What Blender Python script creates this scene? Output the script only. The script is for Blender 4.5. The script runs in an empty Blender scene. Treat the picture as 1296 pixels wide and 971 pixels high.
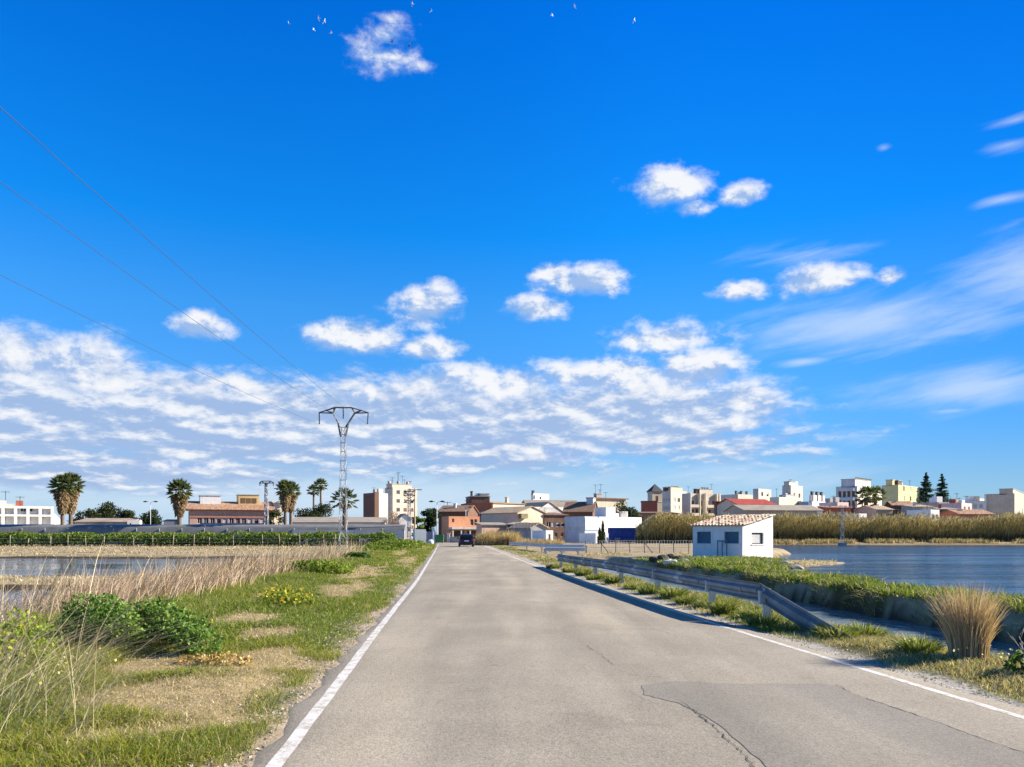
import bpy, math, random
import numpy as np
from mathutils import Vector, Matrix

random.seed(7)
RNG = np.random.default_rng(11)
SC = bpy.context.scene
COL = SC.collection
R = math.radians

# ------------------------------------------------------------------ camera
F, CX, HY, CH = 980.0, 648.0, 675.0, 1.6      # focal length and horizon of the photograph (1296 x 971)


def P(px, py, D):
    return Vector(((px - CX) / F * D, D, CH - (py - HY) / F * D))


cam = bpy.data.cameras.new('camera')
cam.sensor_width = 36.0
cam.lens = 36.0 * F / 1296.0
cam.shift_y = (HY - 485.5) / 1296.0
cam.clip_start = 0.1
cam.clip_end = 20000
camo = bpy.data.objects.new('camera', cam)
camo.location = (0, 0, CH)
camo.rotation_euler = (R(90), 0, 0)
COL.objects.link(camo)
SC.camera = camo

SC.render.engine = 'CYCLES'
SC.cycles.use_denoising = True
SC.cycles.max_bounces = 6
SC.cycles.diffuse_bounces = 3
SC.cycles.glossy_bounces = 3
SC.cycles.transmission_bounces = 4
SC.cycles.transparent_max_bounces = 8
SC.cycles.caustics_reflective = False
SC.cycles.caustics_refractive = False
SC.cycles.sample_clamp_indirect = 6
SC.view_settings.view_transform = 'Standard'
SC.view_settings.look = 'None'
SC.view_settings.gamma = 1.0
SC.view_settings.use_curve_mapping = False
EXPO = 1.15
SC.view_settings.exposure = EXPO

# ------------------------------------------------------------------ node helpers
SUN_EL, SUN_AZ = R(26), R(82)                 # azimuth from +Y towards +X


class NT:
    def __init__(self, tree):
        self.t = tree

    def new(self, typ, **kw):
        n = self.t.nodes.new(typ)
        for k, v in kw.items():
            setattr(n, k, v)
        return n

    def link(self, a, b):
        self.t.links.new(a, b)

    def put(self, sock, v):
        if isinstance(v, bpy.types.NodeSocket):
            self.link(v, sock)
        elif v is not None:
            sock.default_value = v

    def math(self, op, a, b=None, c=None, clamp=False):
        n = self.new('ShaderNodeMath', operation=op, use_clamp=clamp)
        self.put(n.inputs[0], a)
        if b is not None:
            self.put(n.inputs[1], b)
        if c is not None:
            self.put(n.inputs[2], c)
        return n.outputs[0]

    def vmath(self, op, a, b=None, out=0):
        n = self.new('ShaderNodeVectorMath', operation=op)
        self.put(n.inputs[0], a)
        if b is not None:
            self.put(n.inputs[1], b)
        return n.outputs['Value'] if op in ('LENGTH', 'DOT_PRODUCT') else n.outputs[0]

    def noise(self, vec, scale, detail=4, rough=0.55, dist=0.0, dims='3D'):
        n = self.new('ShaderNodeTexNoise', noise_dimensions=dims)
        if vec is not None:
            self.link(vec, n.inputs['Vector'])
        n.inputs['Scale'].default_value = scale
        n.inputs['Detail'].default_value = detail
        n.inputs['Roughness'].default_value = rough
        n.inputs['Distortion'].default_value = dist
        return n.outputs[0]

    def sstep(self, v, a, b, lo=0.0, hi=1.0):
        n = self.new('ShaderNodeMapRange', interpolation_type='SMOOTHSTEP')
        self.put(n.inputs[0], v)
        n.inputs[1].default_value = a
        n.inputs[2].default_value = b
        n.inputs[3].default_value = lo
        n.inputs[4].default_value = hi
        return n.outputs[0]

    def mix(self, f, a, b, mode='MIX'):
        n = self.new('ShaderNodeMix', data_type='RGBA', blend_type=mode)
        self.put(n.inputs[0], f)
        for s, v in ((n.inputs[6], a), (n.inputs[7], b)):
            if isinstance(v, (tuple, list)):
                v = (v[0], v[1], v[2], 1.0)
            self.put(s, v)
        return n.outputs[2]

    def ramp(self, f, stops):
        n = self.new('ShaderNodeValToRGB')
        self.put(n.inputs[0], f)
        el = n.color_ramp.elements
        while len(el) < len(stops):
            el.new(0.5)
        for e, (p, c) in zip(el, stops):
            e.position = p
            e.color = (c[0], c[1], c[2], 1)
        return n.outputs[0]


MATS = {}


def pmat(name, col, rough=0.85, var=0.12, scale=0.6, metal=0.0, spec=0.3, bump=0.0, bscale=20.0, col2=None, fine=6.0,
         stain=0.0):
    """Weathered plain surface: base colour broken up by two sizes of noise."""
    if name in MATS:
        return MATS[name]
    m = bpy.data.materials.new(name)
    m.use_nodes = True
    nt = NT(m.node_tree)
    b = m.node_tree.nodes['Principled BSDF']
    co = nt.new('ShaderNodeTexCoord').outputs['Object']
    n1 = nt.noise(co, scale, 5, 0.6)
    n2 = nt.noise(co, fine, 3, 0.6)
    k = nt.math('ADD', nt.math('MULTIPLY', n1, 0.65), nt.math('MULTIPLY', n2, 0.35))
    f = nt.sstep(k, 0.32, 0.68)
    c2 = col2 or tuple(c * (1 - 2.2 * var) for c in col)
    c1 = tuple(min(1.0, c * (1 + 0.6 * var)) for c in col)
    c = nt.mix(f, c2, c1)
    if stain:
        mp = nt.new('ShaderNodeMapping')
        nt.link(co, mp.inputs[0])
        mp.inputs['Scale'].default_value = (1.4, 1.4, 0.16)
        s = nt.sstep(nt.noise(mp.outputs[0], 1.5, 5, 0.65), 0.5, 0.72, 0, stain)
        c = nt.mix(s, c, tuple(x * 0.5 for x in col))
    nt.link(c, b.inputs['Base Color'])
    b.inputs['Roughness'].default_value = rough
    b.inputs['Metallic'].default_value = metal
    b.inputs['Specular IOR Level'].default_value = spec
    if bump:
        bp = nt.new('ShaderNodeBump')
        bp.inputs['Strength'].default_value = bump
        bp.inputs['Distance'].default_value = 0.02
        nt.link(nt.noise(co, bscale, 4, 0.6), bp.inputs['Height'])
        nt.link(bp.outputs[0], b.inputs['Normal'])
    MATS[name] = m
    return m


def glassmat(name, col=(0.015, 0.02, 0.03)):
    if name in MATS:
        return MATS[name]
    m = bpy.data.materials.new(name)
    m.use_nodes = True
    b = m.node_tree.nodes['Principled BSDF']
    nt = NT(m.node_tree)
    co = nt.new('ShaderNodeTexCoord').outputs['Object']
    nt.link(nt.mix(nt.noise(co, 0.7, 2), tuple(c * 0.6 for c in col), tuple(c * 1.5 for c in col)), b.inputs['Base Color'])
    b.inputs['Roughness'].default_value = 0.08
    b.inputs['Specular IOR Level'].default_value = 0.5
    MATS[name] = m
    return m


def leafmat(name, trans=0.35, rough=0.6):
    """Foliage: colour of each blade or leaf from its own tint, part of the light passing through."""
    if name in MATS:
        return MATS[name]
    m = bpy.data.materials.new(name)
    m.use_nodes = True
    t = m.node_tree
    for n in list(t.nodes):
        t.nodes.remove(n)
    nt = NT(t)
    a = nt.new('ShaderNodeAttribute', attribute_name='tint').outputs['Color']
    p = nt.new('ShaderNodeBsdfPrincipled')
    nt.link(a, p.inputs['Base Color'])
    p.inputs['Roughness'].default_value = rough
    p.inputs['Specular IOR Level'].default_value = 0.25
    tr = nt.new('ShaderNodeBsdfTranslucent')
    nt.link(nt.mix(1.0, a, (1.25, 1.2, 0.7), 'MULTIPLY'), tr.inputs['Color'])
    mx = nt.new('ShaderNodeMixShader')
    mx.inputs[0].default_value = trans
    nt.link(p.outputs[0], mx.inputs[1])
    nt.link(tr.outputs[0], mx.inputs[2])
    o = nt.new('ShaderNodeOutputMaterial')
    nt.link(mx.outputs[0], o.inputs[0])
    MATS[name] = m
    return m


# ------------------------------------------------------------------ object helpers
ORG = {}


def tag(o, label=None, cat=None, group=None, kind=None):
    if label:
        o['label'] = label
    if cat:
        o['category'] = cat
    if group:
        o['group'] = group
    if kind:
        o['kind'] = kind
    return o


def empty(name, loc, label, cat, group=None):
    o = bpy.data.objects.new(name, None)
    o.empty_display_size = 0.3
    o.location = loc
    COL.objects.link(o)
    ORG[o] = Vector(loc)
    return tag(o, label, cat, group)


def copy_tree(o, loc, label=None, group=None, parent=None):
    c = o.copy()
    COL.objects.link(c)
    if parent is None:
        c.location = loc
        ORG[c] = Vector(loc)
        if label:
            c['label'] = label
        if group:
            c['group'] = group
    else:
        c.parent = parent
    for ch in list(o.children):
        copy_tree(ch, None, parent=c)
    return c


def linkmesh(name, me, mats, parent=None, origin=None):
    o = bpy.data.objects.new(name, me)
    for m in (mats if isinstance(mats, (list, tuple)) else [mats]):
        me.materials.append(m)
    COL.objects.link(o)
    if parent is not None:
        o.parent = parent
        ORG[o] = ORG[parent]
        org = ORG[parent]
    else:
        if origin is None:
            n = len(me.vertices)
            co = np.empty(n * 3, np.float32)
            me.vertices.foreach_get('co', co)
            co = co.reshape(-1, 3)
            lo, hi = co.min(0), co.max(0)
            origin = Vector(((lo[0] + hi[0]) / 2, (lo[1] + hi[1]) / 2, lo[2]))
        org = Vector(origin)
        o.location = org
        ORG[o] = org
    me.transform(Matrix.Translation(-org))
    return o


class MB:
    """Collects faces, links them as ONE mesh object."""

    def __init__(self):
        self.v, self.f, self.m, self.s = [], [], [], []

    def add(self, verts, faces, mi=0, smooth=False):
        k = len(self.v)
        self.v += [tuple(p) for p in verts]
        for f in faces:
            self.f.append(tuple(i + k for i in f))
            self.m.append(mi)
            self.s.append(smooth)
        return self

    def quad(self, a, b, c, d, mi=0):
        return self.add([a, b, c, d], [(0, 1, 2, 3)], mi)

    def boxf(self, fr, u0, u1, v0, v1, z0, z1, mi=0):
        o, eu, ev = fr
        pts = [o + eu * u + ev * v + Vector((0, 0, z)) for z in (z0, z1) for (u, v) in ((u0, v0), (u1, v0), (u1, v1), (u0, v1))]
        return self.add(pts, [(3, 2, 1, 0), (4, 5, 6, 7), (0, 1, 5, 4), (1, 2, 6, 5), (2, 3, 7, 6), (3, 0, 4, 7)], mi)

    def box(self, c, s, mi=0, rz=0.0):
        fr = (Vector(c), Vector((math.cos(rz), math.sin(rz), 0)), Vector((-math.sin(rz), math.cos(rz), 0)))
        return self.boxf(fr, -s[0] / 2, s[0] / 2, -s[1] / 2, s[1] / 2, -s[2] / 2, s[2] / 2, mi)

    def tube(self, pts, rad, n=8, mi=0, smooth=True, cap=True):
        pts = [Vector(p) for p in pts]
        rads = rad if isinstance(rad, (list, tuple)) else [rad] * len(pts)
        V, Fc = [], []
        for i, p in enumerate(pts):
            d = (pts[min(i + 1, len(pts) - 1)] - pts[max(i - 1, 0)])
            d = d.normalized() if d.length > 1e-9 else Vector((0, 0, 1))
            a = d.cross(Vector((0, 0, 1)))
            if a.length < 1e-3:
                a = Vector((1, 0, 0))
            a.normalize()
            b = d.cross(a)
            for k in range(n):
                t = 2 * math.pi * k / n
                V.append(p + (a * math.cos(t) + b * math.sin(t)) * rads[i])
        for i in range(len(pts) - 1):
            for k in range(n):
                Fc.append((i * n + k, i * n + (k + 1) % n, (i + 1) * n + (k + 1) % n, (i + 1) * n + k))
        if cap:
            Fc.append(tuple(reversed(range(n))))
            Fc.append(tuple(range((len(pts) - 1) * n, len(pts) * n)))
        return self.add(V, Fc, mi, smooth)

    def bar(self, a, b, w, mi=0):
        return self.tube([a, b], w * 0.7071, 4, mi, False)

    def prism(self, poly, off, mi=0):
        """poly: list of 3D points (one face), extruded by the vector off."""
        n = len(poly)
        off = Vector(off)
        V = [Vector(p) for p in poly] + [Vector(p) + off for p in poly]
        Fc = [tuple(reversed(range(n))), tuple(range(n, 2 * n))]
        Fc += [(i, (i + 1) % n, n + (i + 1) % n, n + i) for i in range(n)]
        return self.add(V, Fc, mi)

    def build(self, name, mats, parent=None, origin=None, fix=True):
        me = bpy.data.meshes.new(name)
        me.from_pydata(self.v, [], self.f)
        me.polygons.foreach_set('material_index', self.m)
        me.polygons.foreach_set('use_smooth', self.s)
        if fix:
            import bmesh
            bm = bmesh.new()
            bm.from_mesh(me)
            bmesh.ops.recalc_face_normals(bm, faces=bm.faces)
            bm.to_mesh(me)
            bm.free()
        me.update()
        return linkmesh(name, me, mats, parent, origin)


def npmesh(name, verts, loops, starts, totals, tint, mats, parent=None, origin=None, smooth=False):
    me = bpy.data.meshes.new(name)
    me.vertices.add(len(verts))
    me.vertices.foreach_set('co', np.ascontiguousarray(verts, np.float32).ravel())
    me.loops.add(len(loops))
    me.loops.foreach_set('vertex_index', np.ascontiguousarray(loops, np.int32))
    me.polygons.add(len(starts))
    me.polygons.foreach_set('loop_start', np.ascontiguousarray(starts, np.int32))
    if smooth:
        me.polygons.foreach_set('use_smooth', np.ones(len(starts), bool))
    me.update(calc_edges=True)
    if tint is not None:
        at = me.attributes.new('tint', 'FLOAT_COLOR', 'POINT')
        c = np.ones((len(verts), 4), np.float32)
        c[:, :3] = tint
        at.data.foreach_set('color', c.ravel())
    return linkmesh(name, me, mats, parent, origin)


def blade_arrays(p, h, w, az, lean, tint, seg=2, face=None, curl=2.0):
    """Curved tapering blades. p (N,3); h,w,az,lean (N,); tint (N,3)."""
    N = len(p)
    if face is None:
        face = RNG.uniform(0, 2 * np.pi, N)
    d = np.stack([np.cos(az), np.sin(az), np.zeros(N)], 1)
    s = np.stack([np.cos(face), np.sin(face), np.zeros(N)], 1)
    nv = 2 * seg + 1
    V = np.zeros((N, nv, 3), np.float32)
    for i in range(seg + 1):
        t = i / seg
        c = p + d * (lean * h * t ** curl)[:, None]
        c = c.copy()
        c[:, 2] += h * (t - 0.35 * np.minimum(lean, 1.6) * t ** curl * t)
        if i == seg:
            V[:, 2 * seg] = c
        else:
            ww = (w * (1 - 0.55 * t) * 0.5)[:, None]
            V[:, 2 * i] = c - s * ww
            V[:, 2 * i + 1] = c + s * ww
    pat = []
    lens = []
    for i in range(seg - 1):
        pat += [2 * i, 2 * i + 1, 2 * i + 3, 2 * i + 2]
        lens.append(4)
    pat += [2 * seg - 2, 2 * seg - 1, 2 * seg]
    lens.append(3)
    return V.reshape(-1, 3), np.array(pat), np.array(lens), nv, np.repeat(tint, nv, 0)


def expand(pat, lens, nv, N):
    loops = (np.arange(N)[:, None] * nv + pat[None, :]).ravel()
    L = np.tile(lens, N)
    starts = np.concatenate([[0], np.cumsum(L)[:-1]])
    return loops, starts, L


class Leaves:
    """Collects numpy foliage (blades, kites) into one mesh."""

    def __init__(self):
        self.V, self.L, self.S, self.T = [], [], [], []
        self.nv = 0
        self.nl = 0

    def _add(self, V, pat, lens, nv, tint):
        N = len(V) // nv
        if N == 0:
            return
        loops, starts, L = expand(pat, lens, nv, N)
        self.V.append(V)
        self.L.append(loops + self.nv)
        self.S.append(starts + self.nl)
        self.T.append(tint)
        self.nv += len(V)
        self.nl += len(loops)

    def blades(self, p, h, w, az, lean, tint, seg=2, face=None, curl=2.0):
        if len(p):
            self._add(*blade_arrays(np.asarray(p, float), h, w, az, lean, tint, seg, face, curl))

    def kites(self, c, size, tint, asp=0.6, nrm=None, direc=None):
        """leaf shaped quads; c (N,3)."""
        N = len(c)
        if N == 0:
            return
        a = RNG.normal(size=(N, 3)) if direc is None else direc
        a = a / np.linalg.norm(a, axis=1, keepdims=True)
        b = RNG.normal(size=(N, 3)) if nrm is None else np.cross(a, nrm)
        b = b - a * (a * b).sum(1, keepdims=True)
        b = b / (np.linalg.norm(b, axis=1, keepdims=True) + 1e-9)
        sz = np.asarray(size)[:, None] if np.ndim(size) else np.full((N, 1), size)
        nn = np.cross(a, b)
        V = np.stack([c - a * sz * .5, c + b * sz * asp * .5 - nn * sz * .08, c + a * sz * .5, c - b * sz * asp * .5 - nn * sz * .08], 1)
        self._add(V.reshape(-1, 3), np.array([0, 1, 2, 3]), np.array([4]), 4, np.repeat(tint, 4, 0))

    def build(self, name, mats, parent=None, origin=None):
        return npmesh(name, np.concatenate(self.V), np.concatenate(self.L), np.concatenate(self.S), None,
                      np.concatenate(self.T), mats, parent, origin)


def tints(N, cols, weights=None, jit=0.18):
    cols = np.array(cols, float)
    i = RNG.choice(len(cols), N, p=weights)
    c = cols[i]
    j = RNG.choice(len(cols), N, p=weights)
    k = RNG.uniform(0, 0.5, (N, 1))
    c = c * (1 - k) + cols[j] * k
    return np.clip(c * (1 + RNG.normal(0, jit, (N, 1))), 0.004, 0.9)


# value noise for python side masks
_G = np.random.default_rng(5).uniform(0, 1, (256, 256))


def vnoise(x, y):
    x = np.asarray(x, float)
    y = np.asarray(y, float)
    xi, yi = np.floor(x).astype(int), np.floor(y).astype(int)
    fx, fy = x - xi, y - yi
    fx = fx * fx * (3 - 2 * fx)
    fy = fy * fy * (3 - 2 * fy)
    g = lambda a, b: _G[a & 255, b & 255]
    return (g(xi, yi) * (1 - fx) + g(xi + 1, yi) * fx) * (1 - fy) + (g(xi, yi + 1) * (1 - fx) + g(xi + 1, yi + 1) * fx) * fy


def fbm(x, y, o=4):
    s, a, t = 0, 1.0, 0
    for i in range(o):
        s = s + a * vnoise(x * 2 ** i + 17.3 * i, y * 2 ** i + 5.1 * i)
        t += a
        a *= 0.5
    return s / t


def sst(a, b, x):
    t = np.clip((np.asarray(x, float) - a) / (b - a), 0, 1)
    return t * t * (3 - 2 * t)

# ------------------------------------------------------------------ sky
def make_world():
    w = bpy.data.worlds.new('World')
    SC.world = w
    w.use_nodes = True
    t = w.node_tree
    for n in list(t.nodes):
        t.nodes.remove(n)
    nt = NT(t)
    sky = nt.new('ShaderNodeTexSky', sky_type='NISHITA')
    sky.sun_disc = False
    sky.sun_elevation = SUN_EL
    sky.sun_rotation = SUN_AZ
    sky.altitude = 0
    sky.air_density = 1.0
    sky.dust_density = 0.4
    sky.ozone_density = 3.0
    d = nt.new('ShaderNodeTexCoord').outputs['Generated']
    sp = nt.new('ShaderNodeSeparateXYZ')
    nt.link(d, sp.inputs[0])
    x, y, z = sp.outputs
    az = nt.math('ARCTAN2', x, y)
    el = nt.math('ARCSINE', z)
    cb = nt.new('ShaderNodeCombineXYZ')
    nt.link(az, cb.inputs[0])
    nt.link(el, cb.inputs[1])
    C = cb.outputs[0]
    # deepen the blue; the sky above view is dimmed to cut the fill light
    grade = nt.ramp(nt.math('MULTIPLY', el, 1.0), SKY_GRADE)
    base = nt.mix(1.0, sky.outputs[0], grade, 'MULTIPLY')
    side = nt.sstep(az, 0.1, 0.75)
    base = nt.mix(side, base, nt.mix(1.0, base, (0.42, 0.58, 0.68), 'MULTIPLY'))
    # pale air low over the horizon
    hz = nt.math('MULTIPLY', nt.sstep(el, 0.0, 0.13, 0.8, 0.0), nt.sstep(az, 0.05, 0.5, 1.0, 0.45))
    base = nt.mix(hz, base, CLOUD_HAZE)

    def ell(lst):
        acc = None
        for (px, py, rx, ry, wt) in lst:
            u, v = (px - CX) / F, (HY - py) / F
            a = math.atan(u)
            e = math.atan(v / math.hypot(1, u))
            ra = rx / F / (1 + u * u)
            re = ry / F / math.hypot(1, u)
            s = nt.vmath('SUBTRACT', C, (a, e, 0))
            s = nt.vmath('MULTIPLY', s, (1 / ra, 1 / re, 0))
            l = nt.vmath('LENGTH', s)
            v_ = nt.math('MULTIPLY_ADD', l, -wt, wt)
            acc = v_ if acc is None else nt.math('MAXIMUM', acc, v_)
        return acc

    def ell2(lst):
        """as ell, and also how high in its own cloud the point lies"""
        acc = low = None
        for (px, py, rx, ry, wt) in lst:
            u, v = (px - CX) / F, (HY - py) / F
            a = math.atan(u)
            e = math.atan(v / math.hypot(1, u))
            ra = rx / F / (1 + u * u)
            re = ry / F / math.hypot(1, u)
            s = nt.vmath('SUBTRACT', C, (a, e, 0))
            s = nt.vmath('MULTIPLY', s, (1 / ra, 1 / re, 0))
            v_ = nt.math('MULTIPLY_ADD', nt.vmath('LENGTH', s), -wt, wt)
            q = nt.vmath('DOT_PRODUCT', s, (0.25, 1.0, 0))
            if acc is None:
                acc, low = v_, q
            else:
                g_ = nt.math('GREATER_THAN', v_, acc)
                mx = nt.new('ShaderNodeMix', data_type='FLOAT')
                nt.put(mx.inputs[0], g_)
                nt.put(mx.inputs[2], low)
                nt.put(mx.inputs[3], q)
                low = mx.outputs[0]
                acc = nt.math('MAXIMUM', acc, v_)
        return acc, low

    # coordinates for cloud noise: flattened towards the horizon
    v1 = nt.vmath('MULTIPLY', C, (1.0, 1.55, 1.0))
    nA = nt.noise(v1, 17, 7, 0.62, 0.15)
    v1s = nt.vmath('ADD', v1, (0.010, 0.024, 0.0))
    nB = nt.noise(v1s, 17, 7, 0.62, 0.15)
    zz = nt.math('ADD', nt.math('MAXIMUM', z, 0.0), 0.03)
    pl = nt.new('ShaderNodeCombineXYZ')
    nt.link(nt.math('DIVIDE', x, zz), pl.inputs[0])
    nt.link(nt.math('DIVIDE', y, zz), pl.inputs[1])
    vp = pl.outputs[0]
    lg = nt.math('MULTIPLY', nt.math('LOGARITHM', nt.math('ADD', nt.math('MAXIMUM', el, 0.0), 0.06), 2.718), 0.52)
    c3 = nt.new('ShaderNodeCombineXYZ')
    nt.link(az, c3.inputs[0])
    nt.link(lg, c3.inputs[1])
    v3 = c3.outputs[0]
    nP = nt.noise(v3, 14.0, 8, 0.62, 0.1)
    v3s = nt.vmath('ADD', v3, (0.007, 0.022, 0.0))
    nP2 = nt.noise(v3s, 14.0, 8, 0.62, 0.1)
    # --- cirrus: thin streaks
    cir = ell(CIRRUS)
    vc = nt.new('ShaderNodeVectorRotate', rotation_type='Z_AXIS')
    nt.link(C, vc.inputs['Vector'])
    vc.inputs['Angle'].default_value = R(-10)
    vcs = nt.vmath('MULTIPLY', vc.outputs[0], (3.2, 17.0, 1))
    nC = nt.noise(vcs, 2.6, 6, 0.6, 0.35)
    ci = nt.math('ADD', cir, nt.math('MULTIPLY', nt.math('SUBTRACT', nC, 0.5), 1.6))
    ci = nt.sstep(ci, 0.0, 1.25, 0, 0.66)
    col = nt.mix(ci, base, CLOUD_CIRRUS)
    # --- bank of broken layer cloud
    bank = ell(BANK)
    bk = nt.math('ADD', bank, nt.math('MULTIPLY', nt.math('SUBTRACT', nP, 0.46), 1.5))
    bcov = nt.sstep(bk, -0.02, 0.6, 0, 0.95)
    lit = nt.math('MULTIPLY', nt.math('SUBTRACT', nP, nP2), 3.6)
    lit = nt.math('ADD', lit, nt.math('MULTIPLY', nt.math('SUBTRACT', nP, 0.5), 0.7))
    lit = nt.math('ADD', lit, nt.sstep(el, 0.04, 0.22, -0.22, 0.10))
    lit = nt.sstep(lit, -0.34, 0.64)
    bcol = nt.mix(lit, CLOUD_GREY, CLOUD_WHITE)
    col = nt.mix(bcov, col, bcol)
    # --- cumulus puffs
    cum, low = ell2(CUMULUS)
    ck = nt.math('ADD', cum, nt.math('MULTIPLY', nt.math('SUBTRACT', nA, 0.47), 1.75))
    ccov = nt.sstep(ck, 0.04, 0.70, 0, 0.98)
    cl = nt.math('MULTIPLY', nt.math('SUBTRACT', nA, nB), 4.5)
    cl = nt.math('ADD', cl, nt.math('MULTIPLY', low, 0.42))
    cl = nt.sstep(cl, -0.5, 0.42)
    ccol = nt.mix(cl, CLOUD_SHADE, CLOUD_WHITE)
    col = nt.mix(ccov, col, ccol)
    bg = nt.new('ShaderNodeBackground')
    nt.link(col, bg.inputs[0])
    bg.inputs[1].default_value = SKY_STRENGTH
    o = nt.new('ShaderNodeOutputWorld')
    nt.link(bg.outputs[0], o.inputs[0])
    w.cycles.sampling_method = 'MANUAL'
    w.cycles.sample_map_resolution = 512


SKY_STRENGTH = 0.09
K = 1.0 / SKY_STRENGTH / 2 ** EXPO              # display-linear value -> sky radiance


def dl(r, g, b):
    f = lambda c: ((c / 255 + 0.055) / 1.055) ** 2.4 if c > 10 else c / 255 / 12.92
    return tuple(f(c) * K for c in (r, g, b))


CLOUD_WHITE = dl(247, 249, 253)
CLOUD_GREY = dl(164, 190, 229)
CLOUD_SHADE = dl(158, 190, 236)
CLOUD_HAZE = dl(196, 221, 244)
CLOUD_CIRRUS = dl(215, 232, 250)
SKY_GRADE = [(0.0, (.36, .55, .80)), (0.071, (.33, .55, .84)), (0.16, (.25, .62, 1.0)), (0.275, (.17, .69, 1.14)), (0.366, (.03, .67, 1.28)), (0.6, (.004, .55, 1.38)), (0.75, (.10, .46, .85)), (1.0, (.25, .40, .55))]
CUMULUS = [(487, 72, 66, 21, .72), (490, 48, 38, 18, .55), (528, 82, 26, 9, .5), (493, 24, 22, 8, .35), (848, 234, 62, 30, .9), (940, 246, 36, 17, .9), (878, 264, 32, 12, .55),
           (447, 427, 76, 26, 1.05), (542, 386, 56, 34, .95), (548, 441, 48, 19, 1.05), (255, 414, 48, 21, .95),
           (742, 356, 72, 24, .95), (697, 346, 34, 16, .8), (685, 390, 50, 19, .9), (1038, 354, 72, 23, 1.05), (940, 368, 44, 16, .9),
           (1128, 350, 26, 13, .6), (850, 428, 100, 26, .8), (878, 466, 74, 34, 1.1), (770, 474, 130, 27, 1.0), (610, 484, 130, 32, .95),
           (955, 511, 40, 19, .95), (945, 538, 40, 10, .8), (240, 589, 75, 9, .9), (712, 572, 66, 13, .9),
           (60, 455, 110, 42, .75), (180, 490, 70, 26, .7), (300, 488, 60, 20, .7), (450, 500, 60, 20, .7)]
BANK = [(20, 508, 270, 104, 1.45), (270, 535, 290, 72, 1.4), (560, 540, 340, 70, 1.3), (800, 528, 230, 60, 1.05), (120, 592, 400, 38, 1.0),
        (900, 560, 170, 36, .55), (560, 588, 300, 20, .5)]
CIRRUS = [(1225, 492, 190, 40, 1.1), (1110, 408, 260, 50, 1.05), (1300, 345, 150, 66, 1.05), (1270, 252, 60, 9, .8), (1275, 183, 55, 10, .8),
          (1285, 152, 50, 7, .7), (1010, 322, 100, 18, .6), (1015, 458, 50, 8, .9), (1090, 555, 60, 12, .5), (1200, 520, 50, 6, .8),
          (420, 628, 720, 50, 1.35), (950, 604, 200, 26, .9), (1118, 187, 12, 5, .7)]
make_world()

sun = bpy.data.lights.new('sun', 'SUN')
sun.energy = 5.0
sun.angle = R(0.5)
sun.color = (1.0, 0.90, 0.755)
so = bpy.data.objects.new('sun', sun)
sd = Vector((math.sin(SUN_AZ) * math.cos(SUN_EL), math.cos(SUN_AZ) * math.cos(SUN_EL), math.sin(SUN_EL)))
so.rotation_euler = sd.to_track_quat('Z', 'Y').to_euler()
so.location = sd * 200
COL.objects.link(so)

# ------------------------------------------------------------------ terrain
_YL = np.array([-30, 2, 5.44, 7.26, 10.45, 15.2, 25.3, 62, 104, 135, 180])
_XL = np.array([1.0, -1.38, -1.63, -1.78, -2.03, -2.40, -3.13, -6.25, -9.95, -12.8, -17])
_YR = np.array([-30, 2, 6.73, 9.4, 12.25, 20.9, 37.3, 62.7, 104, 135, 180])
_XR = np.array([8.0, 4.98, 4.45, 4.12, 3.72, 2.82, 1.22, -0.75, -3.9, -6.6, -10])


def _smooth(ys, xs):
    g = np.arange(-30, 180.01, 0.5)
    v = np.interp(g, ys, xs)
    k = np.hanning(25)
    k /= k.sum()
    vp = np.pad(v, 12, mode='reflect', reflect_type='odd')
    return g, np.convolve(vp, k, 'valid')


_gl, _vl = _smooth(_YL, _XL)
_gr, _vr = _smooth(_YR, _XR)
xL = lambda y: np.interp(y, _gl, _vl)
xR = lambda y: np.interp(y, _gr, _vr)
PEN_Y = np.array([-60, 10, 20, 24, 30, 33, 38, 42, 46, 50, 54, 57, 60, 63, 66, 100, 140, 200])
PEN_X = np.array([9.8, 12.6, 11.3, 10.6, 10.8, 11.8, 13.2, 14.4, 16.2, 19.2, 22.5, 23, 20, 21, 23, 32, 41, 52])
penx = lambda y: np.interp(y, PEN_Y, PEN_X)
WL_LEFT, WL_CANAL, WL_LAGOON = -0.60, -0.66, -0.50


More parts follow.
